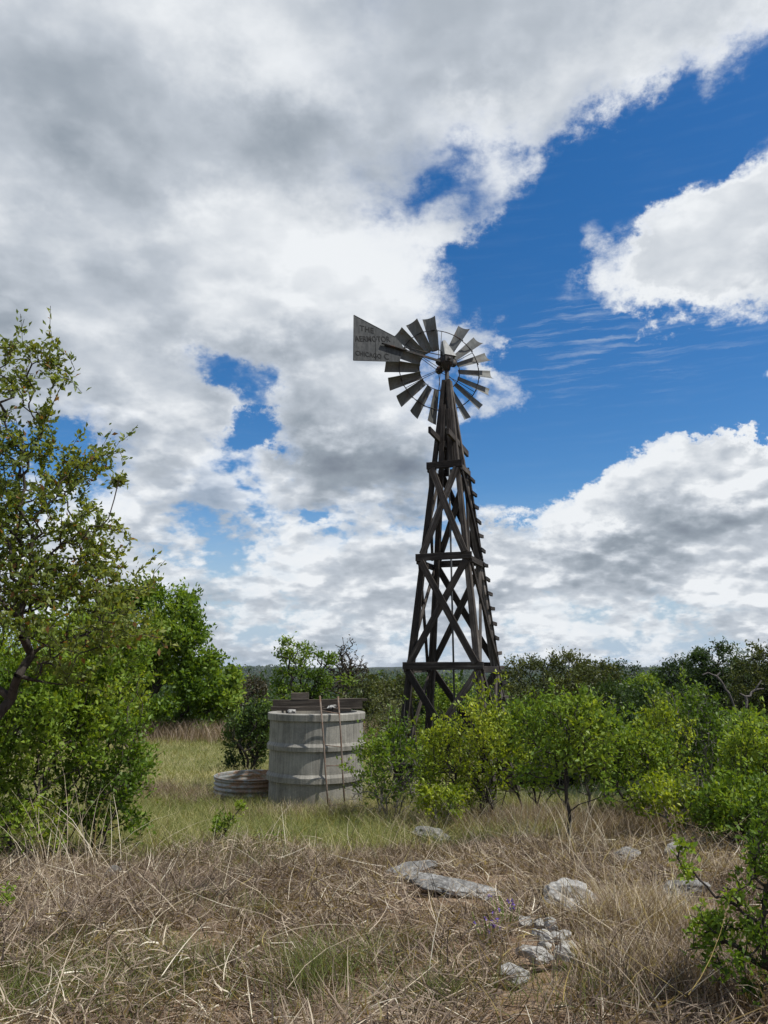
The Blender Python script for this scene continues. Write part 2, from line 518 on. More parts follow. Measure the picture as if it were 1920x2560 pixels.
leafmat('leaf_mesquite', [(0, (.034, .046, .011)), (.5, (.075, .094, .022)), (1, (.13, .145, .038))], .30)
leafmat('leaf_brown', [(0, (.032, .028, .016)), (.5, (.065, .056, .028)), (1, (.115, .096, .05))], .2)
leafmat('grass_dry', [(0, (.05, .036, .028)), (.3, (.165, .120, .089)), (.6, (.325, .256, .19)), (.85, (.55, .47, .355)), (1, (.77, .71, .58))], .25, .7)
leafmat('grass_green', [(0, (.060, .085, .020)), (.4, (.15, .18, .050)), (.7, (.28, .275, .11)), (1, (.50, .43, .26))], .3, .7)
leafmat('petal', [(0, (.12, .06, .40)), (1, (.25, .16, .62))], .3)

def bark(name, a, b):
    N, p, o = material(name, .95, .15)
    c = N.new('ShaderNodeTexCoord').outputs['Object']
    n = N.noise(N.v('MULTIPLY', c, (1, 1, .35)), 22, 5, .65)
    N.put(p.inputs['Base Color'], N.ramp(n, [(.3, a), (.7, b)]))
    bump(N, p, n, .6, .01)
bark('bark_dark', (.022, .018, .015), (.075, .065, .055))
bark('bark_grey', (.10, .09, .08), (.26, .24, .215))
bark('bark_snag', (.055, .048, .042), (.17, .15, .135))
bark('bark_pale', (.16, .15, .135), (.40, .38, .35))

# ground: reddish soil, straw litter, green sward further off, wooded far country
N, p, o = material('ground_soil', .98, .1)
c = N.new('ShaderNodeNewGeometry').outputs['Position']
x, y, z = N.sep(c)[:3]
a = N.noise(c, 1.1, 6, .65)
b = N.noise(c, 14, 6, .7)
soil = N.ramp(N.m('ADD', N.m('MULTIPLY', a, .5), N.m('MULTIPLY', b, .5)), [(.34, (.07, .045, .03)), (.48, (.19, .125, .08)), (.60, (.33, .245, .165)), (.7, (.44, .34, .235))])
sward = N.ramp(N.m('ADD', N.m('MULTIPLY', a, .4), N.m('MULTIPLY', b, .6)), [(.35, (.075, .08, .028)), (.5, (.16, .16, .065)), (.65, (.29, .25, .14))])
wild = N.ramp(N.noise(c, .05, 8, .7), [(.3, (.010, .016, .006)), (.5, (.020, .028, .011)), (.7, (.042, .046, .022))])
f1 = N.smooth(N.m('ADD', y, N.m('MULTIPLY', N.m('SUBTRACT', a, .5), 5)), 8.2, 10.5)
f2 = N.m('MAXIMUM', N.smooth(N.m('ADD', y, N.m('MULTIPLY', N.m('SUBTRACT', a, .5), 8)), 31, 36), N.m('MULTIPLY', N.smooth(x, 1.5, 4), N.smooth(y, 12.5, 15)))
N.put(p.inputs['Base Color'], N.mix(f2, N.mix(f1, soil, sward), wild))
bump(N, p, b, .8, .03)
# ------------------------------------------------------------------ the lie of the land
PY = [-80, 0, 3, 5, 7, 9.5, 11, 13, 16, 22, 30, 42, 60, 90, 160, 300, 700, 1500, 2600, 4000, 6000]
PZ = [1.0, .92, .88, .77, .60, .36, .20, .04, -.10, -.20, -.04, -.5, -2.2, -5.5, -12, -20, -26, -22, -8, 5, 9]
def ground_z(x, y):
    x, y = np.asarray(x, float), np.asarray(y, float)
    d = np.where(y > 0, np.hypot(x * np.clip(y / 60, 0, 1), y), y)
    z = np.interp(d, PY, PZ)
    near = np.clip(1 - np.abs(d) / 45, 0, 1)
    z = z + near * (.05 * np.sin(1.7 * x + .6 * y + 1) * np.sin(1.1 * y - .5 * x) + .03 * np.sin(3.9 * x - 2.2 * y) * np.sin(3.1 * y + 1.4 * x))
    far = np.clip((d - 120) / 1200, 0, 1)
    z = z + far * (7 * np.sin(x / 310 + 1.0) * np.sin(y / 420) + 4 * np.sin(x / 140 + y / 230) + 2.0 * np.sin(x / 61 - y / 90))
    return z
def gz(x, y): return float(ground_z(x, y))

def land():
    t = np.linspace(-1, 1, 201)
    xs = 9 * np.sinh(t * 7.4) / np.sinh(7.4) * 500 + t * 14
    u = np.linspace(0, 1, 241)
    ys = -30 + 48 * u + 5900 * (np.exp(u * 8) - 1) / (np.exp(8) - 1)
    X, Y = np.meshgrid(xs, ys)
    V = np.stack([X, Y, ground_z(X, Y)], -1).reshape(-1, 3)
    n, m = len(xs), len(ys)
    i = np.arange(n - 1)[None, :] + np.arange(m - 1)[:, None] * n
    F = np.stack([i, i + 1, i + n + 1, i + n], -1).reshape(-1, 4)
    tag(quads('ground', V, F, M['ground_soil'], smooth=True), kind='structure')
land()
# ------------------------------------------------------------------ windmill
def windmill():
    base = Vector((1.42, 15.95, gz(1.42, 15.95) - .05))
    top_x = 1.372
    root = empty('windmill', base, 'old wooden windmill tower with a many bladed metal wheel and lettered tail vane', 'windmill')
    TH = R(21)
    D = Vector((math.sin(TH), math.cos(TH), 0))          # away from the camera
    W = Vector((math.cos(TH), -math.sin(TH), 0))         # to the right
    ZT = 8.60
    def axis(z): return Vector((1.42 + (top_x - 1.42) * (z - 0) / 9, 15.95, z))
    def half(z): return (.10 + (ZT - z) * .206) / 2
    def corner(sx, sy, z, out=0.0): return axis(z) + W * (sx * (half(z) + out)) + D * (sy * (half(z) + out))
    def put(mb, name, mat, parent=root):
        return mb.build(name, M[mat], parent, base)
    zb = base.z
    T = 'tower_timber'
    for sx in (-1, 1):
        for sy in (-1, 1):
            mb = MB(); mb.beam(corner(sx, sy, zb), corner(sx, sy, ZT), .155, .155, D, .085, .085, 9, .015)
            put(mb, 'leg', T)
    levels = [.62, 2.50, 4.66, 6.62]
    for li, z in enumerate(levels):
        for (ax, s, sgn) in ((W, D, -1), (W, D, 1), (D, W, -1), (D, W, 1)):
            hh = half(z)
            e = (.13 if sgn < 0 else .09) if ax is W else .075
            c = axis(z + (.012 if ax is W else -.06)) + s * (sgn * (hh + .105))
            if li == 0 and not (ax is W and sgn < 0): continue
            mb = MB(); mb.beam(c - ax * (hh + e), c + ax * (hh + e), .05, .145 if ax is W else .12, (0, 0, 1))
            put(mb, 'girt', T)
    bays = [(zb + .15, 2.40), (2.56, 4.58), (4.74, 6.55)]
    for (z0, z1) in bays:
        for (ax, s, sgn) in ((W, D, -1), (W, D, 1), (D, W, -1), (D, W, 1)):
            side = ax is D
            for k in (-1, 1):
                o0, o1 = half(z0) + (.05 if side else .10) + .046 * (k > 0), half(z1) + (.03 if side else .10) + .046 * (k > 0)
                a = axis(z0) + s * (sgn * o0) + ax * (k * half(z0))
                b = axis(z1) + s * (sgn * o1) - ax * (k * half(z1))
                w = .045
                hgt = .135 if not side else .085
                mb = MB(); mb.beam(a, b, hgt, w, s, None, None, 6, .012)
                put(mb, 'brace', T)
    # boards stiffening the top bay and two loose planks of the vanished platform
    for (sx, sy, z0, z1) in ((-.35, -1, 6.7, 8.0), (.55, -1, 6.7, 7.9), (.2, 1, 6.7, 8.0), (-.6, 1, 6.7, 7.6)):
        mb = MB()
        mb.beam(axis(z0) + W * sx * half(z0) + D * sy * (half(z0) + .07), axis(z1) + W * sx * half(z1) + D * sy * (half(z1) + .06), .10, .04, D)
        put(mb, 'board', T)
    for (p0, p1) in (((.925, 15.10, 7.225), (1.50, 16.62, 7.19)), ((1.30, 15.14, 7.215), (1.872, 16.74, 7.17))):
        mb = MB(); mb.beam(p0, p1, .055, .135, (0, 0, 1), None, None, 5)
        put(mb, 'platform_plank', T)
    # climbing cleats up the far right leg
    mb = MB(); mb.beam(corner(1, 1, zb, .0) + D * .22 + W * .05, corner(1, 1, 6.55) + D * .18 + W * .05, .07, .09, D, .06, .07, 8, .02)
    put(mb, 'ladder_rail', T)
    z = .95
    while z < 6.6:
        c = corner(1, 1, z) + W * .125
        mb = MB(); mb.beam(c - D * random.uniform(.09, .14) + Vector((0, 0, random.uniform(-.015, .015))), c + D * random.uniform(.24, .30) + Vector((0, 0, random.uniform(-.015, .015))), .045, .075, (0, 0, 1), None, None, 2)
        put(mb, 'cleat', T)
        z += .305
    # mast pipe and pump rod
    mb = MB(); mb.tube([axis(7.2), axis(8.95)], .045, 12); put(mb, 'mast', 'dark_iron')
    mb = MB(); mb.tube([axis(.1), axis(7.3)], .02, 8); put(mb, 'pump_rod', 'pump_pipe')
    # head
    hx = Vector((top_x, 15.95, 0))
    A = R(15)
    ax = Vector((-math.sin(A), math.cos(A), 0))          # from mast to wheel
    side = Vector((math.cos(A), math.sin(A), 0))
    hz = 9.05
    head = Vector((hx.x, hx.y, hz))
    mb = MB()
    mb.lathe([(0, -.20), (.075, -.20), (.09, -.12), (.13, -.10), (.15, -.02), (.15, .09), (.11, .12), (0, .12)], head, 14)
    mb.beam(head - ax * .16 + Vector((0, 0, .02)), head + ax * .22 + Vector((0, 0, .02)), .17, .16, (0, 0, 1), None, None, 2)
    mb.tube([head - ax * .20, head + ax * .56], .035, 10)
    for k in (-1, 1):
        mb.beam(head + side * .12 * k + Vector((0, 0, -.10)), head + side * .10 * k + Vector((0, 0, .22)), .05, .03, ax, None, None, 2)
        mb.tube([head + side * .16 * k + Vector((0, 0, -.02)), head + side * .16 * k + ax * .04 + Vector((0, 0, -.02))], .085, 12)
    gb = put(mb, 'gearbox', 'dark_iron')
    # pointed sheet metal hood over the gears
    mb = MB()
    b0 = head + Vector((0, 0, .10))
    q = lambda u, v, z: b0 + side * u + ax * v + Vector((0, 0, z))
    vs = [q(-.10, -.17, 0), q(.17, -.17, -.02), q(.17, .16, -.02), q(-.10, .16, 0),
          q(-.10, -.05, .36), q(-.045, -.05, .375), q(-.045, .03, .375), q(-.10, .03, .36)]
    mb.hull(vs, [(0, 1, 5, 4), (1, 2, 6, 5), (2, 3, 7, 6), (3, 0, 4, 7), (4, 5, 6, 7), (3, 2, 1, 0)])
    put(mb, 'hood', 'hood_sheet')
    # wheel: hub, two rims, spokes, blades
    wc = head + ax * .478 + Vector((0, 0, -.015))
    up = Vector((0, 0, 1))
    RI, RO, RB = .48, .945, 1.265
    mb = MB()
    mb.tube([wc - ax * .09, wc - ax * .05, wc + ax * .05, wc + ax * .09], [.05, .085, .085, .05], 14)
    mb.tube([wc - ax * .13, wc + ax * .12], .04, 10)
    wheel = put(mb, 'wheel', 'dark_iron')
    for r in (RI, RO):
        mb = MB(); mb.ring(wc, ax, r, .0105, 72, 6)
        put(mb, 'rim', 'dark_iron', wheel)
    def rad(a): return (side * -1) * -math.cos(a) + up * math.sin(a)
    for k in range(6):
        a0 = R(29 + 60 * k)
        for da, off in ((-.045, -.07), (.045, .06)):
            mb = MB()
            mb.tube([wc + ax * off + rad(a0) * .06, wc + rad(a0 + da) * RI, wc + rad(a0 + da * 1.2) * RO], .007, 6)
            put(mb, 'spoke', 'dark_iron', wheel)
    BETA = R(33)
    for k in range(18):
        if k == 4: continue                              # the missing blade
        a = R(1 + 20 * k)
        rd = rad(a)
        tg = (rad(a + .01) - rad(a - .01)).normalized()
        mb = MB()
        vs, fs = [], []
        nr, nc = 6, 5
        th = .0016
        for sgn in (-1, 1):
            for i in range(nr + 1):
                r = RI - .015 + (RB - RI + .015) * i / nr
                ch = .185 + (.30 - .185) * i / nr
                tw = BETA + R(random.uniform(-1.5, 1.5)) * 0 + R(6) * (1 - i / nr)
                for j in range(nc + 1):
                    u = j / nc - .5
                    cam_ = .040 * (1 - 4 * u * u)
                    cd = tg * math.cos(tw) + ax * math.sin(tw)
                    nd = ax * math.cos(tw) - tg * math.sin(tw)
                    tip = .012 * (1 - 4 * u * u) * (i == nr)
                    vs.append(wc + rd * (r - tip) + cd * (u * ch) + nd * (cam_ + sgn * th))
        n1 = (nr + 1) * (nc + 1)
        for i in range(nr):
            for j in range(nc):
                p0 = i * (nc + 1) + j
                fs.append((p0, p0 + 1, p0 + nc + 2, p0 + nc + 1))
                fs.append((n1 + p0, n1 + p0 + nc + 1, n1 + p0 + nc + 2, n1 + p0 + 1))
        for i in range(nr):
            for j in (0, nc):
                p0, p1 = i * (nc + 1) + j, (i + 1) * (nc + 1) + j
                fs.append((p0, p1, n1 + p1, n1 + p0))
        for j in range(nc):
            for i in (0, nr):
                p0 = i * (nc + 1) + j
                fs.append((p0, p0 + 1, n1 + p0 + 1, n1 + p0))
        mb.add(vs, fs, None, False)
        put(mb, 'blade', 'galvanised_sheet', wheel)
        mb = MB()                                        # clip that ties the blade to the outer rim
        mb.beam(wc + rd * RO - tg * .13 + ax * -.03, wc + rd * RO + tg * .13 + ax * .01, .012, .022, ax, None, None, 3, .002)
        put(mb, 'blade_clip', 'dark_iron', wheel)
    # tail: boom, stay and lettered vane, swung out towards the left
    td = Vector((-1.968, -1.28, 0)).normalized()
    nv = Vector((.545, -.838, 0)).normalized()           # the side that faces the camera
    hub = head + Vector((0, 0, .0))
    t_ = lambda lam, z, off=0.0: hub + td * lam + Vector((0, 0, z)) + nv * off
    mb = MB(); mb.beam(t_(.10, -.05, .03), t_(1.62, .0, .03), .03, .05, (0, 0, 1), None, None, 5, .004)
    mb.beam(t_(1.10, -.02, .045), t_(1.72, .0, .045), .05, .012, (0, 0, 1), None, None, 3, .003)
    put(mb, 'tail_boom', 'dark_iron')
    mb = MB(); mb.tube([hub + Vector((0, 0, .12)), t_(1.15, .05, .02)], .010, 6); put(mb, 'tail_stay', 'dark_iron')
    poly = [(2.37, .47), (2.37, -.51), (1.27, -.29), (1.12, .02), (1.20, .13), (1.36, .245)]
    vs, n = [], len(poly)
    for off in (-.002, .002):
        vs += [t_(l, z, off) for (l, z) in poly]
    fs = [tuple(range(n)), tuple(range(2 * n - 1, n - 1, -1))] + [(i, (i + 1) % n, n + (i + 1) % n, n + i) for i in range(n)]
    mb = MB(); mb.hull(vs, fs)
    # rolled edges and stiffening ribs
    ed = [t_(l, z) for (l, z) in poly]
    for i in (0, 1, 5):
        mb.tube([ed[i], ed[(i + 1) % n]], .008, 6)
    mb.tube([t_(1.85, .32, .004), t_(1.85, -.385, .004)], .005, 5)
    vane = put(mb, 'tail_vane', 'vane_sheet')
    def text(s, size, lam, z, rot=0.0, sx=1.0):
        cu = bpy.data.curves.new('lettering', 'FONT')
        cu.body = s; cu.size = size; cu.align_x = 'LEFT'; cu.align_y = 'CENTER'
        cu.extrude = .001; cu.offset = size * .012; cu.space_character = 1.05
        tmp = bpy.data.objects.new('lettering', cu)
        COL.objects.link(tmp)
        dg = bpy.context.evaluated_depsgraph_get()
        me = bpy.data.meshes.new_from_object(tmp.evaluated_get(dg))
        bpy.data.objects.remove(tmp)
        Mx = Matrix((-td, Vector((0, 0, 1)), nv)).transposed().to_4x4()
        Mx.translation = t_(lam, z, .0055) - base
        me.transform(Mx @ Matrix.Rotation(rot, 4, 'Z') @ Matrix.Diagonal((sx, 1, 1, 1)))
        me.name = 'lettering'
        me.materials.clear()
        link('lettering', me, M['lettering_paint'], vane)
    text('THE', .165, 2.23, .225, R(2), 1.1)
    text('AERMOTOR', .165, 2.345, -.045, R(13), .95)
    text('CHICAGO', .14, 2.33, -.345, R(6), .95)
    text('C', .18, 1.64, -.265, R(8), 1.0)
windmill()

# ------------------------------------------------------------------ concrete water tank, its cover boards and ladder
TC = Vector((-1.262, 15.0, 0))
TR, TTOP = .875, 1.66
def tank():
    z0 = gz(TC.x, TC.y) - .25
    root = empty('water_tank', (TC.x, TC.y, z0), 'round grey concrete water tank with three raised collars under loose boards', 'tank')
    T = Vector((TC.x, TC.y, 0))
    mb = MB()
    H = TTOP
    c2, c3 = 1.105, .585
    prof = [(TR * .985, z0), (TR * .985, c3 - .105), (TR + .034, c3 - .10), (TR + .038, c3 - .01), (TR - .002, c3 + .045),
            (TR - .008, c2 - .085), (TR + .034, c2 - .08), (TR + .040, c2 - .005), (TR - .002, c2 + .05),
            (TR - .01, H - .125)]
    # round the edges by repeating their points closely
    def soft(pr, e=.0025):
        out = []
        for i, (r, z) in enumerate(pr):
            if 0 < i < len(pr) - 1:
                for (r2, z2) in (pr[i - 1], pr[i + 1]):
                    d = math.hypot(r2 - r, z2 - z)
                    k = min(e / d, .45)
                    out.append((r + (r2 - r) * k, z + (z2 - z) * k))
            else: out.append((r, z))
        return out
    mb.lathe(prof, T, 128, False, .003)
    mb.build('tank_wall', M['tank_concrete'], root, (TC.x, TC.y, z0))
    mb = MB()
    mb.lathe(soft([(TR - .02, H - .128), (TR + .03, H - .122), (TR + .035, H - .012), (TR + .025, H), (TR - .12, H + .004), (TR - .12, H - .35)]), T, 128, False, .003)
    mb.build('tank_rim', M['tank_concrete'], root, (TC.x, TC.y, z0))
    mb = MB(); mb.lathe([(TR - .1, H - .30), (0, H - .30)], T, 48)
    mb.build('water', M['dark_iron'], root, (TC.x, TC.y, z0))
tank()

def boards():
    spec = [
        ('long weathered board lying across the back of the concrete tank rim', (-2.15, 15.42, TTOP + .105), (-.42, 15.46, TTOP + .135), .06, .20, 'cover_board'),
        ('lower split board under the long board on the concrete tank', (-2.17, 15.30, TTOP + .045), (-1.15, 15.33, TTOP + .045), .06, .075, 'cover_board'),
        ('short grey plank lying behind the ladder top on the tank rim', (-1.15, 15.02, TTOP + .035), (-.62, 15.06, TTOP + .035), .12, .055, 'cover_board'),
        ('right hand board resting on top of the long board of the concrete tank', (-.95, 15.52, TTOP + .20), (-.33, 15.54, TTOP + .20), .05, .05, 'cover_board'),
        ('short upright board block standing above the long board on the tank', (-1.80, 15.43, TTOP + .27), (-1.46, 15.44, TTOP + .275), .07, .135, 'cover_board'),
    ]
    for (lab, a, b, w, h, nm) in spec:
        mb = MB(); mb.beam(a, b, w, h, (0, 0, 1), None, None, 6, .008)
        c = (Vector(a) + Vector(b)) / 2
        o = mb.build(nm, M['cover_boards'], None, c)
        o.location = c
        tag(o, lab, 'board', 'boards on the concrete tank')
boards()

def tank_ladder():
    y0 = TC.y - TR
    foot = Vector((-.905, 13.72, gz(-.9, 13.72) - .05))
    root = empty('pipe_ladder', foot, 'rusty narrow pipe ladder leaning on the concrete tank', 'ladder')
    tl, tr = at(1080 * .2397 + 432, 215 * .2397 + 1451.5, 14.06), at(1244 * .2397 + 432, 220 * .2397 + 1451.5, 14.10)
    bl = at(1160 * .2397 + 432, 1250 * .2397 + 1451.5, 13.78); br = at(1308 * .2397 + 432, 1240 * .2397 + 1451.5, 13.92)
    def ext(a, b, k): return b + (b - a) * k
    bl, br = ext(tl, bl, .12), ext(tr, br, .06)
    for (a, b) in ((tl, bl), (tr, br)):
        mb = MB(); mb.tube([a, a.lerp(b, .3) + Vector((.006, 0, 0)), a.lerp(b, .65) - Vector((.004, 0, 0)), b], .0155, 8)
        mb.build('rail', M['rusty_pipe'], root, foot)
    for (k, s) in ((.12, 0), (.395, 0.006), (.555, 0), (.86, 0)):
        mb = MB(); mb.tube([tl.lerp(bl, k), tr.lerp(br, k + .03 + s)], .010, 6)
        mb.build('rung', M['rusty_pipe'], root, foot)
    mb = MB(); mb.beam(tl.lerp(bl, .80) + Vector((.02, .02, 0)), bl + Vector((.05, .0, .15)), .018, .03, (0, 1, 0), None, None, 3, .004)
    mb.build('splint', M['rusty_pipe'], root, foot)
tank_ladder()

def trough():
    c = Vector((-2.62, 16.25, gz(-2.62, 16.25) - .1))
    root = empty('stock_trough', c, 'low round corrugated metal stock trough streaked with rust beside the concrete tank', 'trough')
    top = .38 - c.z
    r = .76
    mb = MB()
    prof = []
    nz = 40
    for i in range(nz + 1):
        z = (top - .03) * i / nz
        prof.append((r + .014 * math.sin(2 * PI * z / .085), z))
    prof += [(r - .02, top - .03)] + [(r - .02 + .010 * math.sin(2 * PI * z / .085), z) for z in np.linspace(top - .04, .02, 24)]
    mb.lathe(prof, (0, 0, 0), 72)
    mb.lathe([(r - .01, .05), (0, .05)], (0, 0, 0), 40)
    mb.build('trough_wall', M['trough_metal'], root)
    mb = MB(); mb.ring((0, 0, top - .02), (0, .0001, 1), r + .004, .019, 72, 8)
    mb.build('rolled_rim', M['trough_metal'], root)
trough()

# ------------------------------------------------------------------ rocks
def rock(name, pos, size, label, mat='limestone', seed=0, rotz=0.0, cuts=4, rough=.22, cat='rock', group=None, sink=.22):
    import bmesh
    bm = bmesh.new()
    bmesh.ops.create_icosphere(bm, subdivisions=cuts, radius=1)
    rs = np.random.default_rng(seed)
    pl = []
    for _ in range(9):                                   # break flat faces off the lump
        d = rs.normal(size=3); d /= np.linalg.norm(d)
        pl.append((d, rs.uniform(.50, .85)))
    ph = rs.uniform(0, 6, 12)
    for v in bm.verts:
        p = np.array(v.co)
        for (d, k) in pl:
            q = p @ d
            if q > k: p = p - d * (q - k) * .92
        s = 0
        for (f, a) in ((2.3, 1), (4.9, .5), (9.7, .3), (19, .16)):
            s += a * math.sin(f * p[0] + ph[0] * f) * math.sin(f * p[1] + ph[1] * f) * math.sin(f * 1.1 * p[2] + ph[2] * f)
        p = p * (1 + rough * s)
        v.co = Vector((p[0] * size[0], p[1] * size[1], p[2] * size[2]))
    me = bpy.data.meshes.new(name)
    bm.to_mesh(me); bm.free()
    o = link(name, me, M[mat])
    o.location = (pos[0], pos[1], gz(pos[0], pos[1]) + size[2] * (1 - 2 * sink) + (pos[2] if len(pos) > 2 else 0))
    o.rotation_euler = (random.uniform(-.12, .12), random.uniform(-.12, .12), rotz)
    return tag(o, label, cat, group)
def on_ground(dx, dy):
    """the point of the ground seen there"""
    r = ray(dx, dy)
    lo = 2.0
    t = 2.0
    while t < 80:
        if CAM_Z + r[2] * t < gz(r[0] * t, r[1] * t): break
        t += .02
    return r[0] * t, r[1] * t
ROCKS = [
    (935, 1828, (.29, .2, .13), 'grey_limestone', 'dark pitted rock at the edge of the green grass below the bushes', .2),
    (900, 1900, (.30, .20, .07), 'grey_limestone', 'upper end slab of the long grey ledge rock in dry grass', .05),
    (975, 1938, (.40, .17, .075), 'grey_limestone', 'lower end slab of the long grey ledge rock in dry grass', -.35),
    (1222, 1978, (.23, .16, .13), 'limestone', 'big pale limestone block with a flat top in the dry grass', .1),
    (1352, 1866, (.20, .15, .09), 'grey_limestone', 'grey rock beyond the golden grass clump below the bushes', .4),
    (1462, 1856, (.18, .14, .09), 'limestone', 'pale rock under the right hand bushes', 1.0),
    (1485, 1950, (.18, .14, .08), 'grey_limestone', 'low grey rock beside the leafy branch on the right', .3),
    (1160, 2092, (.12, .09, .05), 'limestone', 'flat pale slab below the heap of small white stones', -.5),
    (1112, 2135, (.085, .07, .05), 'limestone', 'small lone whitish stone near the bottom of the picture', -.4),
    (247, 1908, (.09, .08, .07), 'grey_limestone', 'small grey stone in dry grass near the left shrub', .3),
    (1222, 2095, (.07, .06, .05), 'limestone', 'pale stone at the lower right end of the white stone heap', .3),
]
for i, (dx, dy, sz, mt, lab, rz) in enumerate(ROCKS):
    x, y = on_ground(dx, dy)
    rock('rock', (x, y, .04), sz, lab, mt, 40 + i, rz, 4 if sz[0] < .12 else 5)
for i, (dx, dy, s) in enumerate([(1135, 2020, .055), (1168, 2022, .045), (1192, 2030, .06), (1182, 2052, .05), (1205, 2056, .045), (1222, 2046, .04), (1160, 2046, .04), (1230, 2072, .045), (1178, 2074, .04)]):
    x, y = on_ground(dx, dy)
    rock('stone', (x, y, .05), (s * 1.25, s, s * .8), 'small white stone in the heap below the big pale limestone block', 'limestone', 90 + i, random.uniform(0, 6), 3, .2, 'stone', 'heap of small white stones')
for i, (px_, py_, s, lab) in enumerate([(-1.66, 14.42, .075, 'small white stone on the tank rim left of the ladder'), (-.98, 14.98, .085, 'white stone lying on the short plank between the ladder rails')]):
    o = rock('stone', (px_, py_), (s * 1.25, s, s * .55), lab, 'limestone', 120 + i, .3, 3, .25, 'stone')
    o.location.z = TTOP + (.035 if i == 0 else .095)
# ------------------------------------------------------------------ trees and shrubs
def px2m(d, fwd):                 # length on the 1659-wide copy -> metres at that distance
    return d * 768 / 1659 / FPX * fwd * 1.02

def crown_points(ells, n, rs, clumps=0, spread=.25, shell=.35):
    """points inside a union of ellipsoids, gathered in clumps, thinner inside"""
    ells = np.asarray(ells, float)
    vol = np.prod(ells[:, 3:6], 1) ** .8 * (ells[:, 6] if ells.shape[1] > 6 else 1)
    def draw(k, lo):
        e = ells[rs.choice(len(ells), k, p=vol / vol.sum())]
        d = rs.normal(size=(k, 3)); d /= np.linalg.norm(d, axis=1)[:, None]
        r = rs.uniform(lo, 1, k) ** (1 / 2.2)
        return e[:, :3] + d * r[:, None] * e[:, 3:6], e[:, 3:6]
    if not clumps:
        return draw(n, shell)[0]
    c, s = draw(clumps, shell)
    w = rs.uniform(.3, 1, clumps)
    i = rs.choice(clumps, n, p=w / w.sum())
    return c[i] + rs.normal(size=(n, 3)) * s[i] * spread * rs.uniform(.5, 1.0, (n, 1))

def skeleton(roots, pts, bf=.35, start=None):
    """greedy balanced spanning tree: branches that reach every point by a fairly direct way"""
    roots = np.asarray(roots, float); pts = np.asarray(pts, float)
    P = [*roots]; par = [-1] + list(range(len(roots) - 1)) if start is None else list(start)
    pl = np.zeros(len(roots) + len(pts))
    for i in range(1, len(roots)):
        if par[i] >= 0: pl[i] = pl[par[i]] + np.linalg.norm(roots[i] - roots[par[i]])
    n = len(pts)
    best = np.full(n, 1e9); bi = np.zeros(n, int); alive = np.ones(n, bool)
    def relax(k, p, l):
        d = np.linalg.norm(pts - p, axis=1) + bf * l
        u = d < best
        best[u] = d[u]; bi[u] = k
    for k in range(len(roots)): relax(k, roots[k], pl[k])
    for _ in range(n):
        j = int(np.argmin(np.where(alive, best, 1e9)))
        alive[j] = False
        k = len(P)
        P.append(pts[j]); par.append(bi[j])
        pl[k] = pl[bi[j]] + np.linalg.norm(pts[j] - P[bi[j]])
        relax(k, pts[j], pl[k])
    return np.array(P), np.array(par)

def bend(P, par, seg, jit, rs):
    """cut long limbs into shorter crooked pieces"""
    Q = [P[0]]; qp = [-1]; m = {0: 0}
    for i in range(1, len(P)):
        if par[i] < 0:
            m[i] = len(Q); Q.append(P[i]); qp.append(-1); continue
        a, b = Q[m[par[i]]], P[i]
        L = np.linalg.norm(b - a)
        k = max(1, int(round(L / seg)))
        last = m[par[i]]
        for t in range(1, k + 1):
            f = t / k
            p = a + (b - a) * f
            if t < k: p = p + rs.normal(size=3) * jit * min(L, seg * 3) + np.array([0, 0, -.06 * L * f * (1 - f)])
            Q.append(p); qp.append(last); last = len(Q) - 1
        m[i] = last
    return np.array(Q), np.array(qp)

def limbs(P, par, tip, power=.46, rmax=None):
    n = len(P)
    load = np.zeros(n)
    kids = np.zeros(n, int)
    for i in range(n - 1, 0, -1):
        if kids[i] == 0: load[i] = 1
        if par[i] >= 0:
            load[par[i]] += load[i]; kids[par[i]] += 1
    load[0] = max(load[0], 1)
    rad = tip * np.maximum(load, 1) ** power
    if rmax: rad = np.minimum(rad, rmax)
    return rad, load, kids

def limb_mesh(name, P, par, rad, mat, parent, origin, thin=0.0):
    idx = np.where((par >= 0) & (rad >= thin))[0]
    A, B = P[par[idx]], P[idx]
    ra = np.minimum(rad[par[idx]], rad[idx] * 1.6 + .002); rb = rad[idx]
    D = B - A
    L = np.linalg.norm(D, axis=1)[:, None]; L[L < 1e-6] = 1e-6
    D = D / L
    ref = np.where(np.abs(D[:, 2:3]) < .9, np.array([[0, 0, 1.0]]), np.array([[1.0, 0, 0]]))
    S = np.cross(D, ref); S /= np.linalg.norm(S, axis=1)[:, None]
    U = np.cross(S, D)
    V, F = [], []
    base = 0
    for (sel, n) in ((rb > .02, 8), (rb <= .02, 4)):
        if not sel.any(): continue
        a = np.arange(n) * 2 * PI / n
        c, s = np.cos(a)[None, :, None], np.sin(a)[None, :, None]
        off = S[sel][:, None, :] * c + U[sel][:, None, :] * s
        ring0 = A[sel][:, None, :] + off * ra[sel][:, None, None]
        ring1 = B[sel][:, None, :] + off * rb[sel][:, None, None]
        k = sel.sum()
        V.append(np.concatenate([ring0, ring1], 1).reshape(-1, 3))
        i = np.arange(n); j = (i + 1) % n
        f = np.stack([i, j, n + j, n + i], -1)[None] + (np.arange(k) * 2 * n)[:, None, None] + base
        F.append(f.reshape(-1, 4)); base += k * 2 * n
    return quads(name, np.concatenate(V), np.concatenate(F), M[mat], parent, smooth=True, origin=origin)

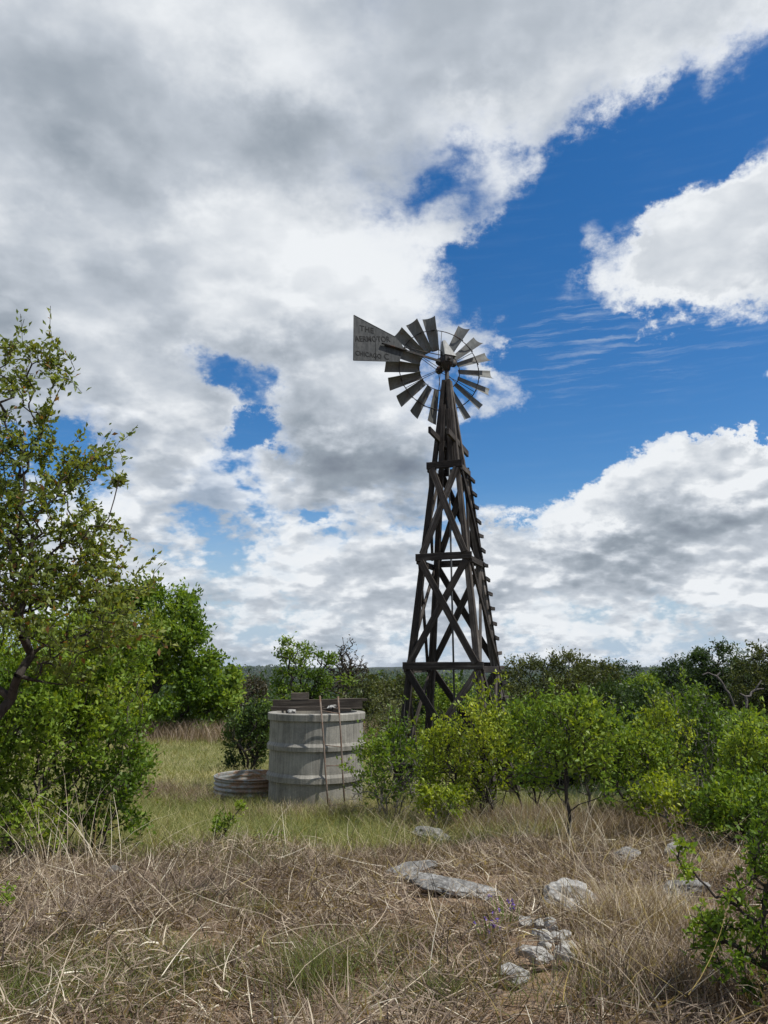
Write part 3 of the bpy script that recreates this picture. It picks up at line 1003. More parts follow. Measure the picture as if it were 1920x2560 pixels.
def leaf_mesh(name, pos, dirs, size, mat, parent, origin, rs, tint, wide=.5, fold=.25):
    n = len(pos)
    d = dirs / np.linalg.norm(dirs, axis=1)[:, None]
    r = rs.normal(size=(n, 3)); r[:, 2] += .25
    s = np.cross(d, r); s /= np.linalg.norm(s, axis=1)[:, None] + 1e-9
    u = np.cross(s, d)
    s_ = (np.asarray(size) * np.ones(n))[:, None]
    V = np.stack([pos, pos + d * s_ * .5 + s * s_ * wide * .5 + u * s_ * fold * .5, pos + d * s_ - u * s_ * fold * .2, pos + d * s_ * .5 - s * s_ * wide * .5 + u * s_ * fold * .5], 1)
    F = np.arange(n * 4).reshape(n, 4)
    return quads(name, V.reshape(-1, 3), F, M[mat], parent, {'tint': np.repeat(tint, 4)}, origin=origin)

def grow(name, label, cat, base, ells, leaf='leaf_green', bark_='bark_dark', n=500, clumps=60, spread=.25, per=10, lsize=.05,
         lspread=.08, tip=.004, power=.46, seed=1, stems=1, bf=.3, group=None, trunk_h=.25, seg=.25, jit=.05, bare=0.0, mask=None,
         wide=.5, trunk_name='trunk', crown_name='crown', thin=0.0, lean=(0, 0), tint_shift=0.0, rmax=None, shell=.35, red=0.0, shoots=0, airy=False):
    rs = np.random.default_rng(seed)
    base = np.asarray(base, float)
    pts = crown_points(ells, n, rs, clumps, spread * np.array([.9, .9, 1.1]) if airy else spread, shell)
    if mask is not None: pts = pts[mask(pts)]
    if shoots:                                           # young shoots standing out of the crown
        c = pts.mean(0)
        hi = pts[np.argsort(-(pts[:, 2] + .25 * np.linalg.norm(pts[:, :2] - c[:2], axis=1)))[:len(pts) // 3]]
        q = hi[rs.choice(len(hi), shoots)]
        d = (q - c) / (np.linalg.norm(q - c, axis=1)[:, None] + 1e-6) * .6 + [0, 0, .8] + rs.normal(size=q.shape) * .25
        L = (pts[:, 2].max() - base[2]) * rs.uniform(.04, .13, shoots)[:, None] ** 1.0
        pts = np.concatenate([pts] + [q + d * L * f for f in (.35, .7, 1.0)])
    pts = pts[pts[:, 2] > base[2] + .12]
    top = pts[:, 2].max()
    roots, start = [base], [-1]
    H = top - base[2]
    if stems == 1:
        k = 4
        for i in range(1, k + 1):
            roots.append(base + np.array([lean[0] * i / k, lean[1] * i / k, trunk_h * H * i / k]) + rs.normal(size=3) * [.015 * H, .015 * H, 0]); start.append(i - 1)
    else:
        for s in range(stems):
            a = rs.uniform(0, 2 * PI)
            q = base + np.array([math.cos(a), math.sin(a), 0]) * rs.uniform(.03, .07) * H
            roots.append(q + [0, 0, .02]); start.append(0)
            o = rs.uniform(.15, .42)
            roots.append(q + np.array([math.cos(a) * o, math.sin(a) * o, rs.uniform(.6, 1.1)]) * trunk_h * H); start.append(len(roots) - 2)
    P, par = skeleton(roots, pts, bf, start)
    P, par = bend(P, par, seg, jit, rs)
    rad, load, kids = limbs(P, par, tip, power, rmax)
    root = empty(name, base, label, cat, group)
    limb_mesh(trunk_name, P, par, rad, bark_, root, base, thin)
    # leaves along the thin ends
    if per > 0:
        ends = np.where((load <= 4) & (par >= 0))[0]
        ends = ends[rs.uniform(size=len(ends)) > bare]
        if airy:                                         # the feet of the bushes are mostly bare stems
            hh = (P[ends][:, 2] - base[2]) / H
            ends = ends[rs.uniform(size=len(ends)) < np.clip((hh - .16) / .30, .04, 1) * .92]
            w = np.sin(P[ends] @ [7.1, 5.3, 3.7]) + np.sin(P[ends] @ [-4.3, 8.2, 6.1])
            ends = ends[(w > -1.1) | (rs.uniform(size=len(ends)) < .3)]
        cnt = np.maximum(1, rs.poisson(per, len(ends)))
        i = np.repeat(ends, cnt)
        f = rs.uniform(0, 1, len(i))[:, None]
        pos = P[i] * f + P[par[i]] * (1 - f) + rs.normal(size=(len(i), 3)) * lspread * rs.uniform(.1, 1, (len(i), 1))
        dr = (P[i] - P[par[i]])
        dr = dr / (np.linalg.norm(dr, axis=1)[:, None] + 1e-9) * .6 + rs.normal(size=dr.shape) * .7 + [0, 0, .15]
        ph = rs.uniform(0, 6, 3)
        sc = 6.0 / max(H, .5)
        cl = .5 + .30 * np.sin(pos @ [sc, .7 * sc, .4 * sc] + ph[0]) * np.sin(pos @ [-.5 * sc, sc, .8 * sc] + ph[1])
        tint = np.clip(cl + rs.normal(size=len(i)) * .16 + tint_shift, 0, .98)
        if red:
            rr_ = rs.uniform(size=len(i)) < red
            tint = np.where(rr_, 1.0, np.minimum(tint, .78))
        leaf_mesh(crown_name, pos, dr, lsize * rs.uniform(.6, 1.25, len(i)), leaf, root, base, rs, tint, wide)
    return root

def ell(dx, dy, fwd, rx, ry, depth=1.0, w=1.0, dyaw=0.0):
    """ellipsoid seen at (dx, dy), radii rx, ry on the picture, as deep as depth * its width"""
    c = at(dx, dy, fwd)
    a, b = px2m(rx, fwd), px2m(ry, fwd)
    return (c.x, c.y + dyaw, c.z, a, a * depth, b, w)
def foot(dx, fwd):
    x = at(dx, 1445, fwd).x
    return (x, fwd, gz(x, fwd) - .03)

# --- left: thin-leaved tree at the edge, two shrubs under it, the live oak behind
F = 6.6
grow('persimmon_tree', 'tall thin-leaved tree at the left edge with open twiggy branches against the sky', 'tree', foot(-120, F),
     [ell(25, 755, F, 130, 80, 1.0, .7), ell(20, 690, F, 70, 55, .8, .45), ell(0, 625, F, 40, 44, .8, .35), ell(95, 800, F, 80, 60, .8, .5), ell(110, 1000, F, 120, 110, 1.0, .9), ell(215, 1000, F, 75, 65, .7, .5), ell(275, 1045, F, 45, 40, .7, .16), ell(20, 930, F, 90, 80, 1, .5), ell(60, 1170, F, 190, 110, .9, 1.2),
      ell(150, 1130, F, 110, 110, .8, .8), ell(120, 1330, F, 190, 130, .9, 1.3), ell(-140, 960, F, 200, 240, 1, .9), ell(-100, 1200, F, 200, 240, 1, .7), ell(220, 1420, F, 120, 90, .8, .5)],
     leaf='leaf_olive', n=3000, clumps=260, spread=.25, per=8.5, shoots=24, lsize=.058, lspread=.034, tip=.0022, power=.42, seed=3, bf=.25, trunk_h=.3, seg=.14, jit=.06, lean=(.5, 0), red=.05, shell=.2)
F = 8.4
grow('evergreen_shrub', 'bright green dense shrub at the left edge standing lowest and nearest under the thin tree', 'shrub', foot(25, F),
     [ell(20, 1600, F, 150, 150, .8), ell(0, 1740, F, 130, 120, .8, .7), ell(110, 1560, F, 110, 110, .8, .7), ell(-80, 1650, F, 130, 200, .8, .8)],
     leaf='leaf_bright', n=1500, clumps=130, spread=.24, per=11, shoots=160, lsize=.062, lspread=.06, tip=.0025, power=.38, seed=7, stems=7, bf=.3, seg=.2, tint_shift=-.05)
F = 9.2
grow('evergreen_shrub', 'dark stemmed green shrub left of the trough, its bare stems showing at the base', 'shrub', foot(205, F),
     [ell(215, 1560, F, 115, 150, .8), ell(240, 1700, F, 85, 110, .8, .6), ell(170, 1470, F, 120, 110, .8, .7), ell(150, 1650, F, 80, 140, .8, .5), ell(285, 1600, F, 45, 60, .8, .2)],
     leaf='leaf_green', n=1500, clumps=140, spread=.24, per=11, shoots=160, lsize=.060, lspread=.06, tip=.0025, power=.38, seed=9, stems=8, bf=.3, seg=.2)
F = 13
grow('understory_tree', 'yellowish green young tree between the left edge tree and the big round oak', 'tree', foot(110, F),
     [ell(90, 1420, F, 150, 80, .7), ell(160, 1420, F, 100, 70, .7, .5), ell(40, 1500, F, 150, 90, .7, .8), ell(210, 1490, F, 100, 70, .8, .5)],
     leaf='leaf_yellow', n=1100, clumps=130, spread=.24, per=10, shoots=40, lsize=.085, lspread=.09, tip=.003, power=.38, seed=12, stems=3, seg=.3, tint_shift=-.12)
F = 30
grow('live_oak', 'big round green oak left of the tank at the far side of the grass field', 'tree', foot(335, F),
     [ell(325, 1345, F, 100, 80, .9), ell(270, 1390, F, 100, 110, .9), ell(372, 1370, F, 64, 100, .9, 1.6), ell(448, 1480, F, 58, 74, .9, 1.3), ell(415, 1535, F, 78, 52, .9, .8),
      ell(330, 1510, F, 110, 80, .9, .8), ell(215, 1450, F, 90, 140, .9, .6), ell(230, 1300, F, 60, 40, .8, .25), ell(445, 1425, F, 14, 22, .8, .03)],
     leaf='leaf_green', n=2400, clumps=190, spread=.19, per=20, lsize=.19, lspread=.19, tip=.008, power=.40, seed=21, bf=.35, trunk_h=.22, seg=.6, shell=.45)

# --- behind the tank and the tower
F = 21
grow('dark_shrub', 'dark green rounded shrub directly left of the concrete tank', 'shrub', foot(545, F),
     [ell(535, 1590, F, 48, 62, .9), ell(570, 1560, F, 40, 50, .9), ell(500, 1620, F, 25, 34, .9, .4)], leaf='leaf_dark', n=600, clumps=70, per=10, lsize=.09, lspread=.1, tip=.006, seed=31, stems=6, tint_shift=.12)
F = 42
grow('brown_thicket', 'brownish nearly leafless thicket between the oak and the dark shrub on the horizon', 'shrub', foot(520, F),
     [ell(520, 1500, F, 58, 44, .8), ell(490, 1540, F, 50, 40, .8), ell(555, 1505, F, 30, 40, .8)], leaf='leaf_brown', n=700, clumps=0, per=5, lsize=.16, lspread=.2, tip=.010, seed=32, stems=7, seg=.5)
F = 36
grow('scraggly_tree', 'open crowned green tree rising above the horizon behind the concrete tank', 'tree', foot(665, F),
     [ell(645, 1397, F, 40, 30, .9, 1.6), ell(622, 1435, F, 34, 30, .9, 1.3), ell(695, 1425, F, 30, 28, .9, 1), ell(660, 1475, F, 66, 34, .9, 1.3), ell(715, 1440, F, 22, 26, .9, .4), ell(640, 1520, F, 60, 40, .9, 1), ell(720, 1500, F, 50, 40, .9, .8)],
     leaf='leaf_green', n=800, clumps=100, spread=.22, per=8, lsize=.15, lspread=.14, tip=.010, seed=33, bf=.3, trunk_h=.4, seg=.5, tint_shift=-.1)
F = 38
grow('bare_tree', 'dark bare branched tree on the skyline right behind the concrete tank', 'tree', foot(748, F),
     [ell(748, 1425, F, 26, 36, .8), ell(730, 1460, F, 40, 34, .8, .7), ell(770, 1455, F, 26, 30, .8, .5), ell(790, 1450, F, 14, 18, .8, .2)],
     leaf='leaf_brown', n=700, clumps=70, spread=.3, per=1.8, lsize=.11, lspread=.10, tip=.013, power=.42, seed=34, bf=.2, trunk_h=.45, seg=.35, jit=.09)
F = 33
grow('olive_thicket', 'olive green thicket behind the right end of the tank boards', 'shrub', foot(800, F),
     [ell(740, 1530, F, 60, 40, .9), ell(800, 1510, F, 60, 46, .9), ell(860, 1500, F, 50, 40, .9), ell(690, 1560, F, 70, 34, .9)], leaf='leaf_mesquite', n=900, clumps=90, per=8, lsize=.14, lspread=.18, tip=.008, seed=35, stems=8, seg=.5)
F = 25
grow('feathery_shrub', 'pale olive feathery shrub between the concrete tank and the tower', 'shrub', foot(838, F),
     [ell(835, 1555, F, 36, 62, .9), ell(815, 1600, F, 40, 50, .9), ell(850, 1610, F, 34, 50, .9)], leaf='leaf_sage', n=600, clumps=60, per=9, lsize=.10, lspread=.13, tip=.005, seed=36, stems=7, wide=.28)
F = 21.5
grow('leafy_shrub', 'deep green shrub standing behind the tower legs', 'shrub', foot(985, F),
     [ell(980, 1540, F, 55, 85, .8), ell(1020, 1600, F, 60, 70, .8), ell(930, 1600, F, 40, 60, .8)], leaf='leaf_green', n=700, clumps=80, per=9, lsize=.09, lspread=.11, tip=.005, seed=37, stems=6)
F = 26
grow('feathery_shrub', 'pale olive feathery shrub just right of the tower foot', 'shrub', foot(1105, F),
     [ell(1103, 1550, F, 30, 55, .9), ell(1120, 1590, F, 40, 40, .9)], leaf='leaf_sage', n=450, clumps=50, per=9, lsize=.10, lspread=.13, tip=.005, seed=38, stems=6, wide=.28)
F = 44
grow('mesquite_tree', 'wide olive brown tree right of the tower with twiggy crown on the skyline', 'tree', foot(1190, F),
     [ell(1190, 1470, F, 105, 50, .9), ell(1150, 1450, F, 50, 30, .9, .5), ell(1225, 1445, F, 50, 32, .9, .5), ell(1260, 1500, F, 70, 50, .9, .8), ell(1130, 1510, F, 60, 50, .9, .7), ell(1200, 1540, F, 120, 50, .9, 1)],
     leaf='leaf_mesquite', n=1500, clumps=160, spread=.22, per=15, lsize=.17, lspread=.22, tip=.010, seed=41, stems=3, seg=.6, trunk_h=.3)
# woods beyond: every crown one can tell apart
FAR = [
    (1290, 1430, 40, 62, 'leaf_mesquite', 'brownish topped tree at the left end of the dark skyline wood'),
    (1345, 1437, 42, 66, 'leaf_dark', 'dark tree in the skyline wood above the leafy sapling'),
    (1385, 1445, 30, 58, 'leaf_green', 'small bright green tree low in front of the dark skyline wood'),
    (1405, 1430, 44, 70, 'leaf_mesquite', 'brownish olive tree on the skyline right of the small bright tree'),
    (1455, 1428, 40, 64, 'leaf_dark', 'dark rounded tree on the skyline left of the tall right hand oak'),
]
for i, (dx, top, r, fw, lf, lab) in enumerate(FAR):
    if 'small bright' in lab: top = 1462
    grow('woodland_tree', lab, 'tree', foot(dx, fw), [ell(dx, top + r * .75, fw, r, r * .8, .9), ell(dx - r * .5, top + r * 1.6, fw, r, r, .9), ell(dx + r * .6, top + r * 1.7, fw, r, r, .9), ell(dx, top + r * 2.6, fw, r * 1.1, r, .9)],
         leaf=lf, n=700, clumps=80, spread=.24, per=15, lsize=.24, lspread=.3, tip=.014, seed=50 + i, seg=.9, group='trees of the dark skyline wood')
F = 47
grow('live_oak', 'tall dark green oak rising above the skyline wood near the right edge', 'tree', foot(1570, F),
     [ell(1555, 1430, F, 62, 36, .9), ell(1520, 1470, F, 46, 50, .9, .8), ell(1590, 1480, F, 70, 60, .9), ell(1545, 1530, F, 80, 50, .9), ell(1515, 1415, F, 22, 16, .9, .15)],
     leaf='leaf_dark', n=1300, clumps=130, spread=.22, per=17, lsize=.17, lspread=.2, tip=.012, seed=61, seg=.6, tint_shift=.12)
F = 43
grow('live_oak', 'brownish dark oak cut off by the right edge of the picture', 'tree', foot(1690, F),
     [ell(1665, 1430, F, 55, 46, .9), ell(1640, 1490, F, 70, 60, .9), ell(1720, 1450, F, 90, 80, .9), ell(1680, 1550, F, 90, 50, .9)],
     leaf='leaf_mesquite', n=1200, clumps=130, spread=.22, per=17, lsize=.16, lspread=.2, tip=.012, seed=62, seg=.6, tint_shift=-.12)
# the dead pale snag before it
def snag():
    F = 38
    p = lambda dx, dy, o=0: np.array(at(dx, dy, F + o))
    P = [p(1600, 1590), p(1592, 1545), p(1580, 1510), p(1563, 1480), p(1548, 1461), p(1530, 1453), p(1556, 1452), p(1612, 1540, .2), p(1610, 1505, .2), p(1632, 1490, .3), p(1645, 1470, .3), p(1598, 1498, .2), p(1518, 1458), p(1650, 1488, .3)]
    par = [-1, 0, 1, 2, 3, 4, 4, 1, 7, 8, 9, 8, 5, 9]
    rs = np.random.default_rng(8)
    Q, qp = bend(np.array(P), np.array(par), .25, .05, rs)
    rad, load, kids = limbs(Q, qp, .035, .62)
    b = (P[0][0], P[0][1], P[0][2])
    root = empty('dead_snag', b, 'bare grey dead forked snag before the dark oaks at the right edge', 'tree')
    limb_mesh('trunk', Q, qp, rad, 'bark_snag', root, b)
snag()
# low dark brush filling the slope between the woods and the bushes
for i, (dx, dy, rx, ry, fw, lf, lab) in enumerate([
        (1330, 1535, 80, 46, 40, 'leaf_dark', 'low dark brush below the skyline wood right of the olive tree'),
        (1440, 1540, 70, 60, 36, 'leaf_dark', 'low dark brush on the slope between the sapling and the dead snag'),
        (1260, 1590, 90, 40, 31, 'leaf_mesquite', 'low olive brush behind the leafy sapling right of the tower'),
        (1560, 1590, 110, 40, 33, 'leaf_dark', 'low dark brush in front of the foot of the dead snag'),
        (910, 1490, 60, 36, 48, 'leaf_dark', 'dark brush on the horizon seen through the tower legs'),
        (30, 1500, 120, 40, 40, 'leaf_dark', 'dark brush on the horizon behind the left edge tree'),
        (1180, 1610, 80, 50, 19, 'leaf_dark', 'shaded brush right behind the tower foot and the yellow green bush'),
        (1300, 1620, 80, 50, 20, 'leaf_green', 'green brush behind the dark stemmed sapling'),
        (1420, 1600, 80, 50, 22, 'leaf_dark', 'shaded brush between the sapling and the fresh green bush'),
        (1620, 1600, 80, 50, 21, 'leaf_green', 'green brush at the right edge behind the bright bush'),
        (900, 1600, 50, 40, 24, 'leaf_mesquite', 'olive brush right behind the concrete tank and the rounded bush'),
        (600, 1560, 60, 30, 27, 'leaf_green', 'green brush behind the top left of the concrete tank')]):
    grow('brush', lab, 'brush', foot(dx, fw), [ell(dx, dy, fw, rx, ry, .8), ell(dx - rx * .5, dy + ry * .6, fw, rx * .7, ry, .8), ell(dx + rx * .5, dy + ry * .6, fw, rx * .7, ry, .8)],
         leaf=lf, n=800, clumps=90, spread=.24, per=13, lsize=.17 * min(1, fw / 30 + .2), lspread=.2, tip=.006, power=.38, seed=70 + i, stems=7, seg=.6)

# --- bushes on the right, nearest last
BUSH = [
    # dx, base fwd, ellipsoids (dx, dy, rx, ry), leaf, n, seed, label
    (845, 13.0, [(845, 1650, 75, 70), (800, 1700, 50, 50), (890, 1700, 55, 55), (830, 1605, 40, 30)], 'leaf_green', 800, 81, 'rounded green bush against the right side of the concrete tank'),
    (1030, 12.0, [(1020, 1610, 85, 80), (960, 1650, 55, 70), (1080, 1620, 60, 70), (1040, 1540, 30, 36), (1000, 1700, 70, 40)], 'leaf_yellow', 1250, 82, 'tall yellow green bush in front of the tower legs'),
    (950, 11.4, [(955, 1725, 40, 32), (930, 1700, 22, 20)], 'leaf_yellow', 200, 83, 'small bright yellowish bush at the foot of the tall bush before the tower'),
    (1370, 12.2, [(1370, 1650, 75, 75), (1330, 1700, 50, 60), (1420, 1690, 50, 60), (1310, 1610, 50, 50)], 'leaf_green', 1000, 84, 'green bush right of the dark stemmed sapling, above the grey rock'),
    (1510, 13.4, [(1500, 1590, 85, 80), (1440, 1640, 50, 60), (1560, 1640, 60, 70), (1480, 1540, 50, 30), (1530, 1710, 70, 50)], 'leaf_green', 1250, 85, 'tall fresh green bush below the dead snag'),
    (1640, 10.6, [(1630, 1640, 60, 80), (1600, 1720, 70, 70), (1680, 1700, 80, 90), (1560, 1760, 40, 40)], 'leaf_bright', 1200, 86, 'bright green bush cut off by the right edge of the picture'),
    (1130, 13.2, [(1125, 1600, 50, 60), (1150, 1560, 40, 50), (1170, 1640, 50, 60)], 'leaf_green', 600, 88, 'airy green bush between the tall yellow green bush and the sapling'),
    (1250, 12.8, [(1250, 1580, 60, 60), (1220, 1640, 60, 60), (1290, 1560, 40, 40)], 'leaf_bright', 700, 89, 'bright airy bush right behind the dark stemmed sapling'),
    (1440, 12.8, [(1430, 1590, 50, 60), (1410, 1640, 50, 50)], 'leaf_yellow', 450, 90, 'yellow green bush wedged between the two tall green bushes on the right'),
    (1580, 9.6, [(1590, 1790, 70, 60), (1650, 1770, 70, 80), (1550, 1750, 40, 50), (1630, 1830, 70, 40)], 'leaf_green', 950, 92, 'loose green bush at the right edge above the foreground branches'),
    (1440, 10.9, [(1430, 1710, 60, 40), (1490, 1740, 60, 36)], 'leaf_yellow', 420, 87, 'low yellowish green bush between the two grey rocks on the right'),
]
for (dx, fw, es, lf, n, sd, lab) in BUSH:
    grow('leafy_bush', lab, 'bush', foot(dx, fw), [ell(a, b + 14, fw, c, d * .9, .85) for (a, b, c, d) in es], leaf=lf, n=int(n * 1.35), clumps=max(20, n // 8), spread=.34, per=5.2, shoots=int(n / 7), airy=True,
         lsize=.066, lspread=.045, tip=.0026, power=.38, seed=sd, stems=6, bf=.28, seg=.18, jit=.05, bark_='bark_grey' if sd % 2 else 'bark_dark', trunk_name='stems', crown_name='foliage')
F = 9.6
grow('leafy_sapling', 'slender dark stemmed sapling with a spreading leafy top among the right hand bushes', 'sapling', foot(1214, F),
     [ell(1190, 1590, F, 70, 60, .9), ell(1260, 1620, F, 70, 60, .9), ell(1150, 1650, F, 50, 50, .9, .5), ell(1220, 1570, F, 60, 40, .9, .7), ell(1290, 1690, F, 40, 50, .9, .4)],
     leaf='leaf_green', n=800, clumps=70, spread=.28, per=5.5, shoots=90, airy=True, lsize=.066, lspread=.05, tip=.0026, power=.36, seed=91, trunk_h=.50, seg=.16, jit=.06, bf=.25, tint_shift=.05, rmax=.03)
F = 4.0
bx, by = at(1760, 2000, F).x, F
grow('foreground_bush', 'sparse leafy branches reaching in from the right edge over the dry grass', 'bush', (bx, by, gz(bx, by) - .02),
     [ell(1550, 1890, F, 70, 50, .7, .8), ell(1530, 2040, F, 50, 50, .7, .5), ell(1620, 1930, F, 70, 90, .8), ell(1590, 2030, F, 80, 60, .8, .8), ell(1630, 2090, F, 60, 50, .8, .7), ell(1500, 1850, F, 40, 24, .7, .12), ell(1700, 1980, F, 90, 140, .9, .9), ell(1560, 1980, F, 30, 30, .7, .15)],
     leaf='leaf_bright', n=560, clumps=64, spread=.28, per=6.5, shoots=40, lsize=.033, lspread=.022, tip=.0022, power=.42, seed=95, stems=5, seg=.09, jit=.07, bf=.22, tint_shift=-.12)
F = 9.9
x, y = on_ground(480, 1838)
grow('young_plant', 'slim young leafy plant in the grass before the trough', 'plant', (x, y, gz(x, y)),
     [ell(478, 1790, y, 20, 32, .9), ell(525, 1732, y, 18, 16, .9, .6), ell(500, 1760, y, 20, 16, .9, .2)], leaf='leaf_bright', n=70, clumps=14, per=8, lsize=.05, lspread=.04, tip=.003, seed=97, stems=3, seg=.12)
x, y = on_ground(558, 1845)
grow('young_plant', 'lowest small green plant in the grass right of the slim leafy plant', 'plant', (x, y, gz(x, y)),
     [ell(560, 1815, y, 28, 20, .9), ell(590, 1800, y, 10, 8, .9, .2)], leaf='leaf_bright', n=40, clumps=8, per=7, lsize=.05, lspread=.04, tip=.003, seed=98, stems=3, seg=.1)
x, y = on_ground(4, 2010)
grow('young_plant', 'bright green sprig at the left edge in the dry grass', 'plant', (x, y, gz(x, y)),
     [ell(0, 1960, y, 26, 40, .9)], leaf='leaf_bright', n=40, clumps=8, per=7, lsize=.035, lspread=.03, tip=.002, seed=99, stems=3, seg=.1)
# far wooded country as one mass
def far_wood():
    rs = np.random.default_rng(77)
    n = 3600
    d = 65 * (2600 / 65) ** rs.uniform(0, 1, n)
    a = rs.uniform(R(-34), R(34), n)
    x, y = d * np.sin(a), d * np.cos(a)
    z = ground_z(x, y)
    r = rs.uniform(1.8, 3.4, n) * (1 + d / 700)
    m = 80
    k = np.repeat(np.arange(n), m)
    q = rs.normal(size=(n * m, 3)); q /= np.linalg.norm(q, axis=1)[:, None]
    q *= rs.uniform(.55, 1.0, (n * m, 1)) ** .5
    pos = np.stack([x, y, z + r * .75], -1)[k] + q * r[k][:, None] * [1, 1, .8]
    tint = np.clip(rs.normal(.45, .2, n)[k] + rs.normal(size=n * m) * .12, 0, 1)
    o = leaf_mesh('far_wood', pos, rs.normal(size=pos.shape), r[k] * .42 * np.clip(d[k] / 400, .3, 1) * rs.uniform(.6, 1.3, n * m), 'leaf_dark', None, None, rs, tint, .8)
    tag(o, 'dark wooded country stretching to the horizon', 'woodland', None, 'stuff')
far_wood()
# ------------------------------------------------------------------ grass
def blades(name, x, y, rs, length, width, lean, curl, az, base, tint, mat, label, cat='grass', seg=4):
    """curved tapering blades: lean = angle from upright at the root, curl = how far it bends over towards the tip"""
    n = len(x)
    t = np.linspace(0, 1, seg + 1)
    p = np.stack([x, y, ground_z(x, y) + base], -1)
    h = np.stack([np.cos(az), np.sin(az), np.zeros(n)], -1)
    s = np.stack([-np.sin(az), np.cos(az), np.zeros(n)], -1)
    tw = rs.uniform(-1, 1, n)
    V = np.zeros((n, seg + 1, 2, 3), np.float32)
    side_w = rs.normal(size=n) * .5
    cur = p.copy()
    for i in range(seg + 1):
        th = lean + curl * t[i]
        dirv = h * np.sin(th)[:, None] + np.array([0, 0, 1.0]) * np.cos(th)[:, None] + s * (side_w * t[i])[:, None]
        if i: cur = cur + dirv * (length / seg)[:, None]
        up = h * np.cos(th)[:, None] - np.array([0, 0, 1.0]) * np.sin(th)[:, None]
        wv = s * np.cos(tw)[:, None] + up * np.sin(tw)[:, None]
        w = (width * (1 - .85 * t[i] ** 1.5) * .5)[:, None]
        gzv = ground_z(cur[:, 0], cur[:, 1])
        cur[:, 2] = np.maximum(cur[:, 2], gzv + .012 + .03 * np.abs(tw))
        V[:, i, 0] = cur - wv * w
        V[:, i, 1] = cur + wv * w
    b = (np.arange(n) * (seg + 1) * 2)[:, None]
    k = np.arange(seg)[None, :] * 2
    F = np.stack([b + k, b + k + 1, b + k + 3, b + k + 2], -1).reshape(-1, 4)
    o = quads(name, V.reshape(-1, 3), F, M[mat], None, {'tint': np.repeat(np.clip(tint, 0, 1), (seg + 1) * 2)})
    return tag(o, label, cat, None, 'stuff')

def field_noise(x, y, f, ph):
    return np.sin(f * x + ph) * np.sin(f * .83 * y + 1.7 * ph) + .5 * np.sin(2.1 * f * x - 1.3 * f * y + ph * 2.3) + .35 * np.sin(4.3 * f * y + 3.1 * f * x + ph)
def scatter(n, y0, y1, rs, spread=.36, x0=None, x1=None):
    u = rs.uniform(0, 1, n)
    y = np.sqrt(y0 ** 2 + (y1 ** 2 - y0 ** 2) * u) if y0 > 0 else rs.uniform(y0, y1, n)
    x = rs.uniform(-1, 1, n) * (y * spread + .6)
    return x, y

def off_rocks(x, y, rs):
    keep = np.ones(len(x), bool)
    for (dx, dy, sz, *_) in ROCKS:
        cx, cy = on_ground(dx, dy)
        d = np.hypot((x - cx) / (sz[0] * 1.0), (y - cy + .22) / (sz[1] + .22))
        keep &= ~((d < 1) & (rs.uniform(size=len(x)) < .93))
    cx, cy = on_ground(1185, 2048)
    keep &= ~((np.hypot((x - cx) / .24, (y - cy + .05) / .26) < 1) & (rs.uniform(size=len(x)) < .9))
    return keep

